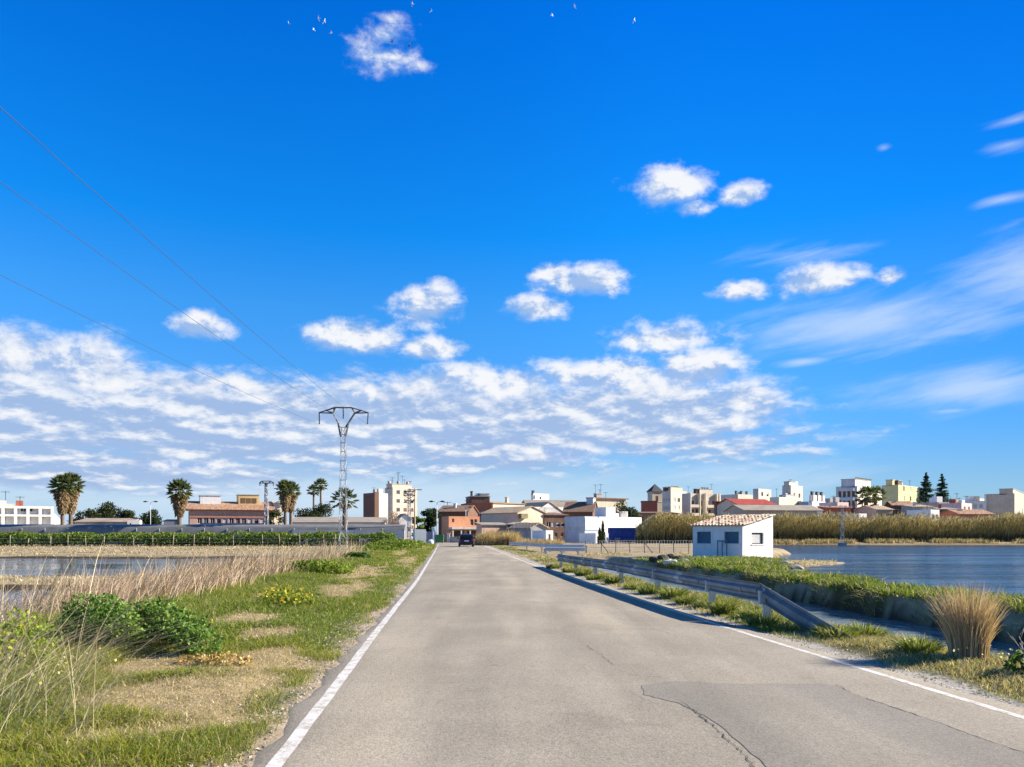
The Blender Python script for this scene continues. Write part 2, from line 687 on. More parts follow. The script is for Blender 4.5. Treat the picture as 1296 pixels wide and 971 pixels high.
def height(x, y):
    x = np.asarray(x, float)
    y = np.asarray(y, float)
    tl = xL(y) - x
    tr = x - xR(y)
    z = np.full(np.broadcast(x, y).shape, -0.018)
    nz = fbm(x * 0.9, y * 0.9) - 0.5
    nb = fbm(x * 0.16 + 9, y * 0.16) - 0.5
    town = sst(150, 170, y)
    # left: verge, fall to the flooded fields, levees between them
    onl = sst(0.35, 1.2, tl)
    z = z + onl * (0.16 * nz + 0.07)
    drop = sst(4.6, 7.2, tl + nb * 1.2)
    edge = 7.6 + nb * 2.0 + sst(45, 70, y) * 3.0
    basin = sst(edge, edge + 1.2, tl) * np.maximum(sst(12, 14, y) * (1 - sst(29.5, 31.5, y + nb * 2)), sst(37, 39, y + nb * 2) * (1 - sst(66, 70, y + nb * 4)))
    zl = -0.42 - 0.5 * basin + 0.16 * nz * (1 - basin)
    far = sst(70, 130, y)
    z = np.where(tl > 0.35, z * (1 - drop) + drop * (zl * (1 - far * 0.35)), z)
    # right: verge, canal, bank, lagoon
    onr = sst(0.5, 1.3, tr)
    z = np.where(tr > 0.35, z + onr * (0.12 * nz + 0.03), z)
    cy = (1 - sst(50, 56, y))
    can = sst(1.95, 2.8, tr + nb * 0.5) * (1 - sst(6.6, 7.4, tr + nz * 0.5)) * cy
    z = np.where(tr > 0.35, z - 1.25 * can, z)
    bank = sst(6.7, 7.5, tr + nz * 0.5) * (1 - sst(8.8, 10.4, tr)) * (1 - sst(30, 40, y))
    z = z + bank * (0.02 + 0.16 * nz)
    lag = sst(0, 1.6, x - penx(y) + nb * 3.5 + nz * 1.0) * (1 - sst(133, 141, y)) * sst(6.5, 7.5, tr)
    z = z - 0.95 * lag
    sp_ = sst(15.6, 17.0, x) * sst(46, 49, y) * (1 - sst(60, 64, y))
    z = np.where(z > -.42, z * (1 - sp_) - .41 * sp_, z)
    z = np.where(y > 150, z * (1 - town) + 0.0 * town, z)
    return z


def lagoon_mask(x, y):
    nb = fbm(x * 0.16 + 9, y * 0.16) - 0.5
    nz = fbm(x * 0.9, y * 0.9) - 0.5
    return sst(0, 1.6, x - penx(y) + nb * 3.5 + nz)


def axis(parts):
    out = []
    for a, b, s in parts:
        out.append(np.arange(a, b, s))
    return np.concatenate(out)


gx = axis([(-6000, -1000, 1000), (-1000, -200, 100), (-200, -60, 8), (-60, -14, 1.0), (-14, 14, 0.2), (14, 40, 0.7), (40, 120, 5), (120, 300, 20),
           (300, 1000, 100), (1000, 6001, 1000)])
gy = axis([(-2000, -100, 380), (-100, -10, 6), (-10, 3, 0.6), (3, 42, 0.22), (42, 80, 0.6), (80, 180, 2.0), (180, 400, 20), (400, 1000, 100), (1000, 9001, 1000)])
GX, GY = np.meshgrid(gx, gy)
GZ = height(GX, GY)
GZ = np.where((GY > 1000) | (np.abs(GX) > 1500), -2.0, GZ)
nxg, nyg = len(gx), len(gy)
V = np.stack([GX, GY, GZ], -1).reshape(-1, 3)
ii = np.arange(nxg * nyg).reshape(nyg, nxg)
Q = np.stack([ii[:-1, :-1], ii[:-1, 1:], ii[1:, 1:], ii[1:, :-1]], -1).reshape(-1, 4)
# soil colours
TL, TR = xL(GY) - GX, GX - xR(GY)
n1 = fbm(GX * 0.5, GY * 0.5)
n2 = fbm(GX * 1.7 + 40, GY * 1.7)


def lerp(a, b, t):
    return a + (np.asarray(b) - a) * t[..., None]


_DRY = [(1.3, 7.4, .95, 1.6), (2.2, 9.0, .8, 1.0), (1.1, 9.6, .7, .8), (2.5, 14.2, .5, 1.2), (1.6, 12.0, .5, .9), (1.9, 22, .8, 4), (2.4, 31, .9, 7), (1.2, 44, .7, 9), (2.6, 60, .8, 10), (1.5, 80, .8, 12),
        (3.2, 19, .5, 2)]


def DRYMASK(x, y):
    t = xL(y) - x
    m = np.zeros(np.broadcast(x, y).shape)
    for (tc, yc, rt, ry) in _DRY:
        m = np.maximum(m, 1.25 - np.hypot((t - tc) / rt, (y - yc) / ry))
    m = m + (fbm(x * 1.6 + 3.1, y * 1.1 + 7.7, 5) - .5) * 1.7
    return sst(0.2, 0.75, m)


C = np.zeros(GX.shape + (3,)) + np.array([0.30, 0.24, 0.15])
C = lerp(C, [0.40, 0.33, 0.22], sst(0.45, 0.65, n1))
verge = (TL > 0.2) & (TL < 8) & (GY < 125)
C = np.where(verge[..., None], lerp(np.zeros_like(C) + np.array([0.10, 0.12, 0.035]), [0.37, 0.295, 0.175], DRYMASK(GX, GY)), C)
gravel = 1 - sst(0.22, 0.55, TL + (n2 - .5) * 0.5)
C = np.where((TL > -0.5)[..., None], lerp(C, [0.42, 0.34, 0.25], gravel), C)
rv = (TR > 0.2) & (GY < 48)
C = np.where(rv[..., None], lerp(np.zeros_like(C) + np.array([0.10, 0.095, 0.045]), [0.30, 0.25, 0.16], sst(0.5, 0.62, n1)), C)
C = np.where(((TR > 0) & (TR < 30))[..., None], lerp(C, [0.40, 0.38, 0.35], 1 - sst(0.5, 0.75, TR + (n2 - .5) * 0.3)), C)
wet = (GZ < -0.45) & (GY < 145)
C = np.where(wet[..., None], np.array([0.06, 0.05, 0.035]), C)
spit = (GY > 30) & (GY < 75) & (TR > 6)
C = np.where((spit & (~wet))[..., None], lerp(C, [0.37, 0.30, 0.20], sst(0.46, 0.6, n1 + sst(42, 50, GY) * 0.12)), C)
me_t = C.reshape(-1, 3)

mg = bpy.data.materials.new('soil')
mg.use_nodes = True
nt = NT(mg.node_tree)
b = mg.node_tree.nodes['Principled BSDF']
co = nt.new('ShaderNodeTexCoord').outputs['Object']
a = nt.new('ShaderNodeAttribute', attribute_name='tint').outputs['Color']
k = nt.math('ADD', nt.math('MULTIPLY', nt.noise(co, 3.0, 5, 0.65), 0.6), nt.math('MULTIPLY', nt.noise(co, 38, 3, 0.7), 0.5))
c = nt.mix(1.0, a, nt.ramp(k, [(0.3, (0.5, 0.5, 0.48)), (0.75, (1.45, 1.42, 1.36))]), 'MULTIPLY')
nt.link(c, b.inputs['Base Color'])
b.inputs['Roughness'].default_value = 0.95
b.inputs['Specular IOR Level'].default_value = 0.1
bp = nt.new('ShaderNodeBump')
bp.inputs['Strength'].default_value = 0.7
bp.inputs['Distance'].default_value = 0.04
nt.link(k, bp.inputs['Height'])
nt.link(bp.outputs[0], b.inputs['Normal'])
g = npmesh('ground', V, Q.ravel(), np.arange(len(Q)) * 4, None, me_t, mg, origin=(0, 0, 0), smooth=True)
tag(g, kind='structure')


# ------------------------------------------------------------------ water
def watermat(name, deep, wave, scale, stretch, rough=0.06, col_hi=None):
    m = bpy.data.materials.new(name)
    m.use_nodes = True
    nt = NT(m.node_tree)
    b = m.node_tree.nodes['Principled BSDF']
    co = nt.new('ShaderNodeTexCoord').outputs['Object']
    n = nt.noise(co, 0.05, 3)
    nt.link(nt.mix(n, deep, col_hi or tuple(1.6 * q for q in deep)), b.inputs['Base Color'])
    b.inputs['Roughness'].default_value = rough
    b.inputs['IOR'].default_value = 1.33
    b.inputs['Specular IOR Level'].default_value = 0.5
    mp = nt.new('ShaderNodeMapping')
    nt.link(co, mp.inputs[0])
    mp.inputs['Scale'].default_value = stretch
    mp.inputs['Rotation'].default_value = (0, 0, R(12))
    h = nt.math('ADD', nt.math('MULTIPLY', nt.noise(mp.outputs[0], scale, 4, 0.6, 0.3), 0.7),
                nt.math('MULTIPLY', nt.noise(mp.outputs[0], scale * 0.23, 3, 0.5), 1.2))
    bp = nt.new('ShaderNodeBump')
    st = nt.new('ShaderNodeMapping')
    nt.link(co, st.inputs[0])
    st.inputs['Scale'].default_value = (0.02, 0.16, 1)
    nt.link(nt.sstep(nt.noise(st.outputs[0], 1.0, 4, 0.6), 0.38, 0.62, 0.12, 1.0), bp.inputs['Strength'])
    bp.inputs['Distance'].default_value = wave
    nt.link(h, bp.inputs['Height'])
    nt.link(bp.outputs[0], b.inputs['Normal'])
    return m


def sheet(name, poly, z, mat):
    mb = MB()
    mb.add([(x, y, z) for x, y in poly], [tuple(range(len(poly)))])
    o = mb.build(name, mat, origin=(0, 0, z), fix=False)
    return tag(o, kind='structure')


WM = watermat('lagoon_water', (0.03, 0.055, 0.07), 1.0, 1.0, (0.4, 1.3, 1), 0.15, (0.015, 0.04, 0.07))
WM2 = watermat('canal_water', (0.15, 0.19, 0.19), 0.12, 3.0, (1, 0.7, 1), 0.15)
WM3 = watermat('paddy_water', (0.03, 0.05, 0.10), 0.06, 1.6, (0.6, 1.2, 1))
ys = np.concatenate([np.arange(-40, 20, 4), np.arange(20, 150, 4)])
pl = [(float(penx(y)) - 3.2, float(y)) for y in ys]
pl = [(max(a_, float(xR(y_)) + 7.9), y_) for a_, y_ in pl]
sheet('lagoon_water', [(400, -40), (400, 146)] + list(reversed(pl)), WL_LAGOON, WM)
cy = np.arange(-20, 57, 2.0)
sheet('canal_water', [(float(xR(y)) + 2.2, float(y)) for y in cy] + [(float(xR(y)) + 7.6, float(y)) for y in cy[::-1]], WL_CANAL, WM2)
py_ = np.arange(8, 75, 3.0)
sheet('paddy_water', [(-300, 8)] + [(float(xL(y)) - 6.8, float(y)) for y in py_] + [(-300, 74)], WL_LEFT, WM3)

# ------------------------------------------------------------------ road
mr = bpy.data.materials.new('asphalt')
mr.use_nodes = True
nt = NT(mr.node_tree)
b = mr.node_tree.nodes['Principled BSDF']
co = nt.new('ShaderNodeTexCoord').outputs['Object']


def asphalt_nodes(nt, b, co, dark, light, speck=1.0, bumpd=0.012):
    rot = nt.new('ShaderNodeMapping')
    nt.link(co, rot.inputs[0])
    rot.inputs['Rotation'].default_value = (0, 0, R(-5))
    rot.inputs['Scale'].default_value = (1.0, 0.10, 1)
    n_track = nt.noise(rot.outputs[0], 1.15, 5, 0.6)
    n_big = nt.noise(co, 0.35, 5, 0.65)
    vo = nt.new('ShaderNodeTexVoronoi')
    nt.link(co, vo.inputs['Vector'])
    vo.inputs['Scale'].default_value = 105
    hs = nt.new('ShaderNodeSeparateColor')
    nt.link(vo.outputs['Color'], hs.inputs[0])
    n_f = nt.noise(co, 24, 4, 0.75)
    k = nt.math('ADD', nt.math('MULTIPLY', n_track, 0.5), nt.math('MULTIPLY', n_big, 0.5))
    base = nt.mix(nt.sstep(k, 0.36, 0.64), dark, light)
    s = nt.math('ADD', nt.math('MULTIPLY', hs.outputs[0], 0.65), nt.math('MULTIPLY', n_f, 0.5))
    sp = nt.ramp(s, [(0.12, (1 - .42 * speck,) * 3), (0.5, (1.0, 1.0, 1.0)), (0.95, (1 + .32 * speck, 1 + .31 * speck, 1 + .28 * speck))])
    c = nt.mix(1.0, base, sp, 'MULTIPLY')
    # darker wheel paths worn by the traffic and pale dusty strips between
    tr_ = nt.sstep(nt.noise(rot.outputs[0], 0.62, 2, 0.5), 0.46, 0.62, 0, 0.9)
    c = nt.mix(tr_, c, nt.mix(1.0, c, (1.2, 1.18, 1.14), 'MULTIPLY'))
    old = nt.sstep(nt.noise(co, 0.22, 6, 0.7), 0.56, 0.63, 0, 0.6)
    c = nt.mix(old, c, nt.mix(1.0, c, (0.78, 0.77, 0.76), 'MULTIPLY'))
    # scattered patches where the stones have come out
    gap = nt.sstep(nt.noise(co, 1.7, 6, 0.7), 0.63, 0.72, 0, 0.5 * speck)
    c = nt.mix(gap, c, tuple(q * 0.62 for q in dark))
    nt.link(c, b.inputs['Base Color'])
    b.inputs['Roughness'].default_value = 0.9
    b.inputs['Specular IOR Level'].default_value = 0.2
    bp = nt.new('ShaderNodeBump')
    bp.inputs['Strength'].default_value = 0.8
    bp.inputs['Distance'].default_value = bumpd
    nt.link(s, bp.inputs['Height'])
    nt.link(bp.outputs[0], b.inputs['Normal'])


asphalt_nodes(nt, b, co, (0.275, 0.244, 0.192), (0.365, 0.325, 0.258))
RY = np.concatenate([np.arange(-25, 3, 1.0), np.arange(3, 40, 0.2), np.arange(40, 131, 1.0)])
jl = (fbm(RY * 2.1, RY * 0 + 3, 5) - .5) * 0.42
jr = (fbm(RY * 1.3, RY * 0 + 13, 4) - .5) * 0.16
vs = []
TS = [0.0, 0.012] + [q / 14 for q in range(1, 14)] + [0.988, 1.0]
cols_ = len(TS) - 1
for i, yv in enumerate(RY):
    a0, a1 = float(xL(yv)) - 0.22 + jl[i] * .7, float(xR(yv)) + 0.30 + jr[i]
    for q in range(cols_ + 1):
        t = TS[q]
        vs.append((a0 + (a1 - a0) * t, yv, 0.03 * (1 - (2 * t - 1) ** 2) - (0.022 if q in (0, cols_) else 0)))
fs = []
W1 = cols_ + 1
for i in range(len(RY) - 1):
    for q in range(cols_):
        fs.append((i * W1 + q, i * W1 + q + 1, (i + 1) * W1 + q + 1, (i + 1) * W1 + q))
mb = MB()
mb.add(vs, fs, smooth=True)
tag(mb.build('road', mr, origin=(0, 0, 0), fix=False), kind='structure')


def crown_z(x, y):
    a0, a1 = float(xL(y)) - 0.22, float(xR(y)) + 0.30
    t = (x - a0) / (a1 - a0)
    return 0.03 * (1 - (2 * t - 1) ** 2)


# cross street at the edge of the town
sheet('street', [(-60, 127), (40, 127), (40, 137), (-60, 137)], 0.012, mr)

# white edge lines, worn
mw = bpy.data.materials.new('road_paint')
mw.use_nodes = True
nt = NT(mw.node_tree)
b = mw.node_tree.nodes['Principled BSDF']
co = nt.new('ShaderNodeTexCoord').outputs['Object']
wear = nt.sstep(nt.math('ADD', nt.math('MULTIPLY', nt.noise(co, 5, 5, 0.7), 0.6), nt.math('MULTIPLY', nt.noise(co, 45, 3, 0.7), 0.4)), 0.44, 0.62)
nt.link(nt.mix(wear, (0.70, 0.68, 0.63), (0.40, 0.345, 0.26)), b.inputs['Base Color'])
b.inputs['Roughness'].default_value = 0.8


def line(fn, off, w, y0, y1, name):
    mb = MB()
    ysl = np.concatenate([np.arange(y0, min(45, y1), 0.25), np.arange(45, y1, 1.5)])
    vs, fs = [], []
    for i, yv in enumerate(ysl):
        xc = float(fn(yv)) + off
        j = 0.012 * (random.random() - .5)
        for s in (-1, 1):
            xx = xc + s * w / 2 + j
            vs.append((xx, yv, crown_z(xx, yv) + 0.002))
    for i in range(len(ysl) - 1):
        fs.append((2 * i, 2 * i + 1, 2 * i + 3, 2 * i + 2))
    mb.add(vs, fs)
    return tag(mb.build(name, mw, origin=(0, 0, 0), fix=False), kind='structure')


line(xL, 0.0, 0.115, -20, 120, 'road_edge_line')
line(xR, -0.02, 0.10, -20, 118, 'road_edge_line')

# newer, smoother asphalt laid over the right lane
mp_ = bpy.data.materials.new('asphalt_patch')
mp_.use_nodes = True
nt = NT(mp_.node_tree)
asphalt_nodes(nt, mp_.node_tree.nodes['Principled BSDF'], nt.new('ShaderNodeTexCoord').outputs['Object'], (0.222, 0.203, 0.168), (0.282, 0.258, 0.215), 0.9, 0.006)


def gp(px, py):
    D = CH * F / (py - HY)
    return ((px - CX) / F * D, D)


outline = [gp(*q) for q in ((812, 871), (850, 866), (930, 869), (1040, 868), (1064, 872), (1082, 883), (1130, 897), (1190, 918), (1250, 940), (1330, 968), (1420, 1000), (1180, 1060), (1010, 1010), (952, 960), (905, 918), (860, 895), (815, 883))]
mb = MB()
pts = []
for i in range(len(outline)):
    a_, c_ = outline[i], outline[(i + 1) % len(outline)]
    for t in np.linspace(0, 1, 7)[:-1]:
        jx, jy = 0.025 * (random.random() - .5), 0.04 * (random.random() - .5)
        pts.append((a_[0] + (c_[0] - a_[0]) * t + jx, a_[1] + (c_[1] - a_[1]) * t + jy))
cx_, cy_ = sum(p[0] for p in pts) / len(pts), sum(p[1] for p in pts) / len(pts)
ring = [(x_, y_, crown_z(x_, y_) + 0.003) for x_, y_ in pts]
inner = [(cx_ + (x_ - cx_) * .5, cy_ + (y_ - cy_) * .5, crown_z(cx_ + (x_ - cx_) * .5, cy_ + (y_ - cy_) * .5) + 0.003) for x_, y_ in pts]
n_ = len(pts)
mb.add(ring + inner + [(cx_, cy_, crown_z(cx_, cy_) + 0.003)], [(i, (i + 1) % n_, n_ + (i + 1) % n_, n_ + i) for i in range(n_)] + [(n_ + i, n_ + (i + 1) % n_, 2 * n_) for i in range(n_)])
tag(mb.build('road_patch', mp_, origin=(0, 0, 0), fix=False), kind='structure')

# cracks
mcr = pmat('crack_dirt', (0.10, 0.085, 0.07), 0.95)
CR = [[(1058, 869), (1085, 883), (1130, 898), (1190, 918), (1250, 941), (1330, 968)], [(862, 892), (880, 905), (905, 925), (925, 945), (945, 962), (960, 985)],
      [(742, 820), (755, 828), (768, 838), (779, 846)], [(797, 878), (806, 884), (815, 890)],
      [(668, 757), (694, 757)], [(795, 788), (803, 788)], [(835, 800), (855, 806), (868, 808)], [(780, 850), (800, 858), (850, 862)]]
mb = MB()
for ci_, crk in enumerate(CR):
    g_ = [gp(*q) for q in crk]
    pp = []
    for i in range(len(g_) - 1):
        nseg = 9
        for t in np.linspace(0, 1, nseg + 1)[:-1]:
            pp.append((g_[i][0] + (g_[i + 1][0] - g_[i][0]) * t, g_[i][1] + (g_[i + 1][1] - g_[i][1]) * t))
    pp.append(g_[-1])
    vs, fs = [], []
    for i, (x_, y_) in enumerate(pp):
        jx = 0.035 * (random.random() - .5)
        ww = (0.0015 + 0.007 * random.random() ** 2) * (1.0 if ci_ < 2 else 0.7)
        tx, ty = pp[min(i + 1, len(pp) - 1)][0] - pp[max(i - 1, 0)][0], pp[min(i + 1, len(pp) - 1)][1] - pp[max(i - 1, 0)][1]
        L_ = math.hypot(tx, ty) + 1e-9
        nx_, ny_ = -ty / L_, tx / L_
        for s in (-1, 1):
            X_, Y_ = x_ + nx_ * (jx + s * ww), y_ + ny_ * (jx + s * ww)
            vs.append((X_, Y_, crown_z(X_, Y_) + 0.005))
    for i in range(len(pp) - 1):
        fs.append((2 * i, 2 * i + 1, 2 * i + 3, 2 * i + 2))
    mb.add(vs, fs)
tag(mb.build('road_crack', mcr, origin=(0, 0, 0), fix=False), kind='structure')

# ------------------------------------------------------------------ vegetation
LM = leafmat('foliage', 0.35, 0.6)
LD = leafmat('dry_foliage', 0.25, 0.75)
GREEN = [(0.145, 0.225, 0.02), (0.205, 0.28, 0.025), (0.105, 0.17, 0.022), (0.29, 0.315, 0.05)]
STRAW = [(0.60, 0.49, 0.28), (0.48, 0.37, 0.20), (0.74, 0.63, 0.41), (0.32, 0.25, 0.13)]
REED = [(0.56, 0.42, 0.29), (0.44, 0.31, 0.21), (0.66, 0.53, 0.39), (0.34, 0.23, 0.15)]


def ring_pts(n, y0, y1, t0, t1, fn, sgn, power=1.0):
    """points in the strip between offsets t0..t1 from a road edge, thinning out with distance"""
    u = RNG.uniform(0, 1, n)
    y = y0 + (y1 - y0) * u ** power
    t = RNG.uniform(t0, t1, n)
    return fn(y) + sgn * t, y, t


def inview(x, y, m=0.1):
    return (np.abs(x) < y * (0.66 + m) + 1.2)


def hpts(x, y, sink=0.02):
    return np.stack([x, y, height(x, y) - sink], 1)


GR = Leaves()
# left verge, three rings of decreasing density and growing blade
for (n, y0, y1, w0, k) in ((150000, 3.6, 11, 0.006, 1.0), (110000, 11, 28, 0.012, 1.1), (60000, 28, 70, 0.028, 1.3), (26000, 70, 118, 0.06, 1.6)):
    x, y, t = ring_pts(n, y0, y1, 0.22, 6.6, xL, -1)
    dry = DRYMASK(x, y)
    tall = sst(2.6, 5.0, t)
    edge = sst(0.16, 0.6, t + (vnoise(x * 2.3, y * 2.3) - .5) * 0.7)
    keep = (RNG.uniform(0, 1, n) < edge * (1 - 0.15 * dry)) & inview(x, y)
    x, y, t, dry, tall = x[keep], y[keep], t[keep], dry[keep], tall[keep]
    N = len(x)
    lush = sst(0.45, 0.7, fbm(x * 0.8 + 50, y * 0.5 + 20))
    h = (0.04 + 0.06 * RNG.uniform(0, 1, N) + 0.10 * lush * (1 - dry) + 0.22 * tall * RNG.uniform(0.3, 1, N)) * (1 - 0.2 * dry) * k
    isdry = RNG.uniform(0, 1, N) < (0.12 + 0.74 * dry + .08 * tall)
    tg = tints(N, GREEN)
    ts = tints(N, STRAW)
    # one lush colour drifting into another
    dk = sst(0.4, 0.65, fbm(x * 0.35 + 80, y * 0.3 + 60))[:, None]
    tg = tg * (1 - dk) + tg * np.array([1.35, 1.12, 1.0]) * dk
    tint = np.where(isdry[:, None], ts, tg)
    GR.blades(hpts(x, y), h, w0 * RNG.uniform(.7, 1.3, N), RNG.uniform(0, 6.28, N), RNG.uniform(0.2, 1.6, N) * (1 + .4 * isdry), tint, 2)
tag(GR.build('verge_grass', LM, origin=(0, 0, 0)), 'patchy short green and dry grass on the verge left of the road', 'grass', kind='stuff')

# right verge, bank top and island grass
GR = Leaves()
for (n, y0, y1, w0) in ((60000, 5, 14, 0.008), (50000, 14, 42, 0.016), (12000, 42, 110, 0.05)):
    x, y, t = ring_pts(n, y0, y1, 0.42, 2.9, xR, 1)
    dens = sst(0.40, 1.0, t + (vnoise(x * 1.7, y * 1.7) - .5) * 0.9)
    keep = (RNG.uniform(0, 1, n) < dens) & inview(x, y)
    x, y, t = x[keep], y[keep], t[keep]
    N = len(x)
    lush = sst(0.42, 0.62, fbm(x * 0.9 + 20, y * 0.5 + 90))
    far = sst(18, 60, y)
    h = (0.04 + 0.08 * RNG.uniform(0, 1, N) + 0.11 * lush * RNG.uniform(.3, 1, N) * sst(.8, 1.5, t)) * (1 - .3 * far)
    isdry = RNG.uniform(0, 1, N) < 0.28 + 0.4 * (1 - lush)
    tint = np.where(isdry[:, None], tints(N, STRAW), tints(N, GREEN + [(0.20, 0.22, 0.07)]))
    GR.blades(hpts(x, y), h, w0 * RNG.uniform(.7, 1.3, N), RNG.uniform(0, 6.28, N), RNG.uniform(0.2, 1.3, N), tint, 2)
tag(GR.build('roadside_grass', LM, origin=(0, 0, 0)), 'low mixed weeds and grass between the road and the canal', 'grass', kind='stuff')

GR = Leaves()
n = 130000
y = 10 + 38 * RNG.uniform(0, 1, n) ** 1.2
x = xR(y) + RNG.uniform(6.5, 17, n)
z = height(x, y)
top = sst(-0.16, -0.02, z) * (1 - sst(0, 1.4, x - penx(y)))
bare = sst(0.5, 0.62, fbm(x * 0.35 + 12, y * 0.35 + 31)) * sst(24, 30, y) * 0.8
bare = np.maximum(bare, sst(43, 49, y))
keep = (RNG.uniform(0, 1, n) < top * (1 - bare)) & inview(x, y)
x, y = x[keep], y[keep]
N = len(x)
h = 0.08 + 0.20 * RNG.uniform(0, 1, N) ** 1.5 + 0.14 * sst(.45, .65, fbm(x * .6, y * .6))
BANKG = [(0.13, 0.22, 0.02), (0.20, 0.28, 0.035), (0.09, 0.16, 0.02), (0.27, 0.30, 0.055)]
tint = np.where((RNG.uniform(0, 1, N) < .14)[:, None], tints(N, STRAW), tints(N, BANKG))
GR.blades(hpts(x, y), h, 0.012 + 0.0011 * y, RNG.uniform(0, 6.28, N), RNG.uniform(0.3, 1.4, N), tint, 2)
# plants hanging down the cut earth face of the canal
n = 3600
y = RNG.uniform(11, 42, n)
x = xR(y) + RNG.uniform(6.55, 7.4, n)
keep = (vnoise(x * 1.1, y * 1.1) > .52) & (height(x, y) > -0.6)
x, y = x[keep], y[keep]
N = len(x)
GR.blades(hpts(x, y), RNG.uniform(.15, .4, N), np.full(N, .025), np.pi + RNG.normal(0, .5, N), RNG.uniform(1.2, 2.4, N), tints(N, GREEN + STRAW[:2]), 3)
tag(GR.build('bank_grass', LM, origin=(0, 0, 0)), 'bright green grass covering the bank between canal and lagoon', 'grass', kind='stuff')

# dry reeds between the verge and the flooded field
RD = Leaves()
n = 44000
y = 6 + 56 * RNG.uniform(0, 1, n) ** 1.5
t = RNG.normal(6.6, 1.15, n) + 0.03 * np.maximum(y - 30, 0)
x = xL(y) - t
dens = (0.7 + .3 * sst(6, 7.5, t)) * sst(0.38, 0.60, fbm(x * .55 + 5, y * .35 + 3)) * sst(3.9, 5.3, t) * (1 - 0.55 * sst(26, 50, y))
dens = np.where(y < 10.5, dens * 0.35, dens)
keep = (RNG.uniform(0, 1, n) < dens) & inview(x, y)
x, y, t = x[keep], y[keep], t[keep]
N = len(x)
h = RNG.uniform(0.5, 1.0, N) * (0.9 + 0.7 * sst(5, 8, t)) * (1 - 0.25 * sst(25, 50, y))
az = RNG.normal(0.5, 0.9, N)
RD.blades(hpts(x, y), h, 0.007 + 0.0007 * y, az, RNG.uniform(0.15, 0.9, N), tints(N, REED), 3, curl=1.6)
# second sparse layer of tall stalks
n = 1900
y = 8 + 50 * RNG.uniform(0, 1, n) ** 1.4
x = xL(y) - RNG.uniform(5.2, 8.0, n)
keep = inview(x, y)
x, y = x[keep], y[keep]
N = len(x)
RD.blades(hpts(x, y), RNG.uniform(0.9, 1.75, N), 0.007 + 0.0005 * y, RNG.normal(0.3, 1.1, N), RNG.uniform(0.05, 1.1, N), tints(N, STRAW + REED), 3, curl=1.4)
tag(RD.build('dry_reeds', LD, origin=(0, 0, 0)), 'tangled straw coloured dry reeds between the left verge and the flooded field', 'reeds', kind='stuff')

# long pale stalks leaning over at the left edge of the verge
ST = Leaves()
n = 640
y = RNG.uniform(5.6, 9.4, n)
x = -0.60 * y - RNG.uniform(-0.4, 1.1, n)
az = RNG.normal(0.35, 1.0, n)
ST.blades(hpts(x, y), RNG.uniform(0.35, 1.3, n), np.full(n, 0.006), az, RNG.uniform(0.4, 2.0, n), tints(n, [(0.50, 0.44, 0.27), (0.36, 0.36, 0.17), (0.62, 0.52, 0.36), (0.50, 0.37, 0.25)]), 4, curl=1.3)
tag(ST.build('leaning_stalks', LD, origin=(0, 0, 0)), 'long pale grass stalks leaning to the right at the near left corner', 'grass', kind='stuff')


def bushes(name, blobs, n, leaf, cols, label, cat, mat=None, asp=0.7, group=None, stems=True, shell=0.55):
    """a shrub: leaves through a few irregular lumps + stems"""
    ctr = np.mean([b_[0] for b_ in blobs], 0)
    base = Vector((ctr[0], ctr[1], float(height(ctr[0], ctr[1]))))
    root = empty(name, base, label, cat, group)
    L_ = Leaves()
    vol = np.array([b_[1][0] * b_[1][1] * b_[1][2] for b_ in blobs]) ** (2 / 3)
    for (c_, r_), v_ in zip(blobs, vol / vol.sum()):
        m_ = int(n * v_)
        d_ = RNG.normal(size=(m_, 3))
        d_ /= np.linalg.norm(d_, axis=1, keepdims=True)
        rad = RNG.uniform(shell, 1.0, m_) ** 0.7
        lump = 0.78 + 0.5 * (vnoise(d_[:, 0] * 2.2 + c_[0] * 3 + 9, d_[:, 1] * 2.2 + d_[:, 2] * 2.5 + 7))
        p_ = np.array(c_) + d_ * (rad * lump)[:, None] * np.array(r_)
        gz = height(p_[:, 0], p_[:, 1])
        p_ = p_[p_[:, 2] > gz - 0.02]
        L_.kites(p_, leaf * RNG.uniform(.6, 1.4, len(p_)), tints(len(p_), cols), asp)
    L_.build('leaves', mat or LM, root)
    if stems:
        for (c_, r_) in blobs:
            for q in range(3):
                mb_ = MB()
                e_ = Vector(c_) + Vector((random.uniform(-.5, .5) * r_[0], random.uniform(-.5, .5) * r_[1], random.uniform(0, .5) * r_[2]))
                s_ = Vector((c_[0] + random.uniform(-.2, .2) * r_[0], c_[1], float(height(c_[0], c_[1])) - .03))
                mb_.tube([s_, (s_ + e_) / 2 + Vector((random.uniform(-.1, .1) * r_[0], 0, 0)), e_], [leaf * .14, leaf * .11, leaf * .07], 5)
                mb_.build('stem', pmat('green_stem', (0.09, 0.10, 0.04)), root)
    return root


DKGREEN = [(0.035, 0.095, 0.018), (0.06, 0.14, 0.025), (0.03, 0.075, 0.02), (0.13, 0.21, 0.035)]
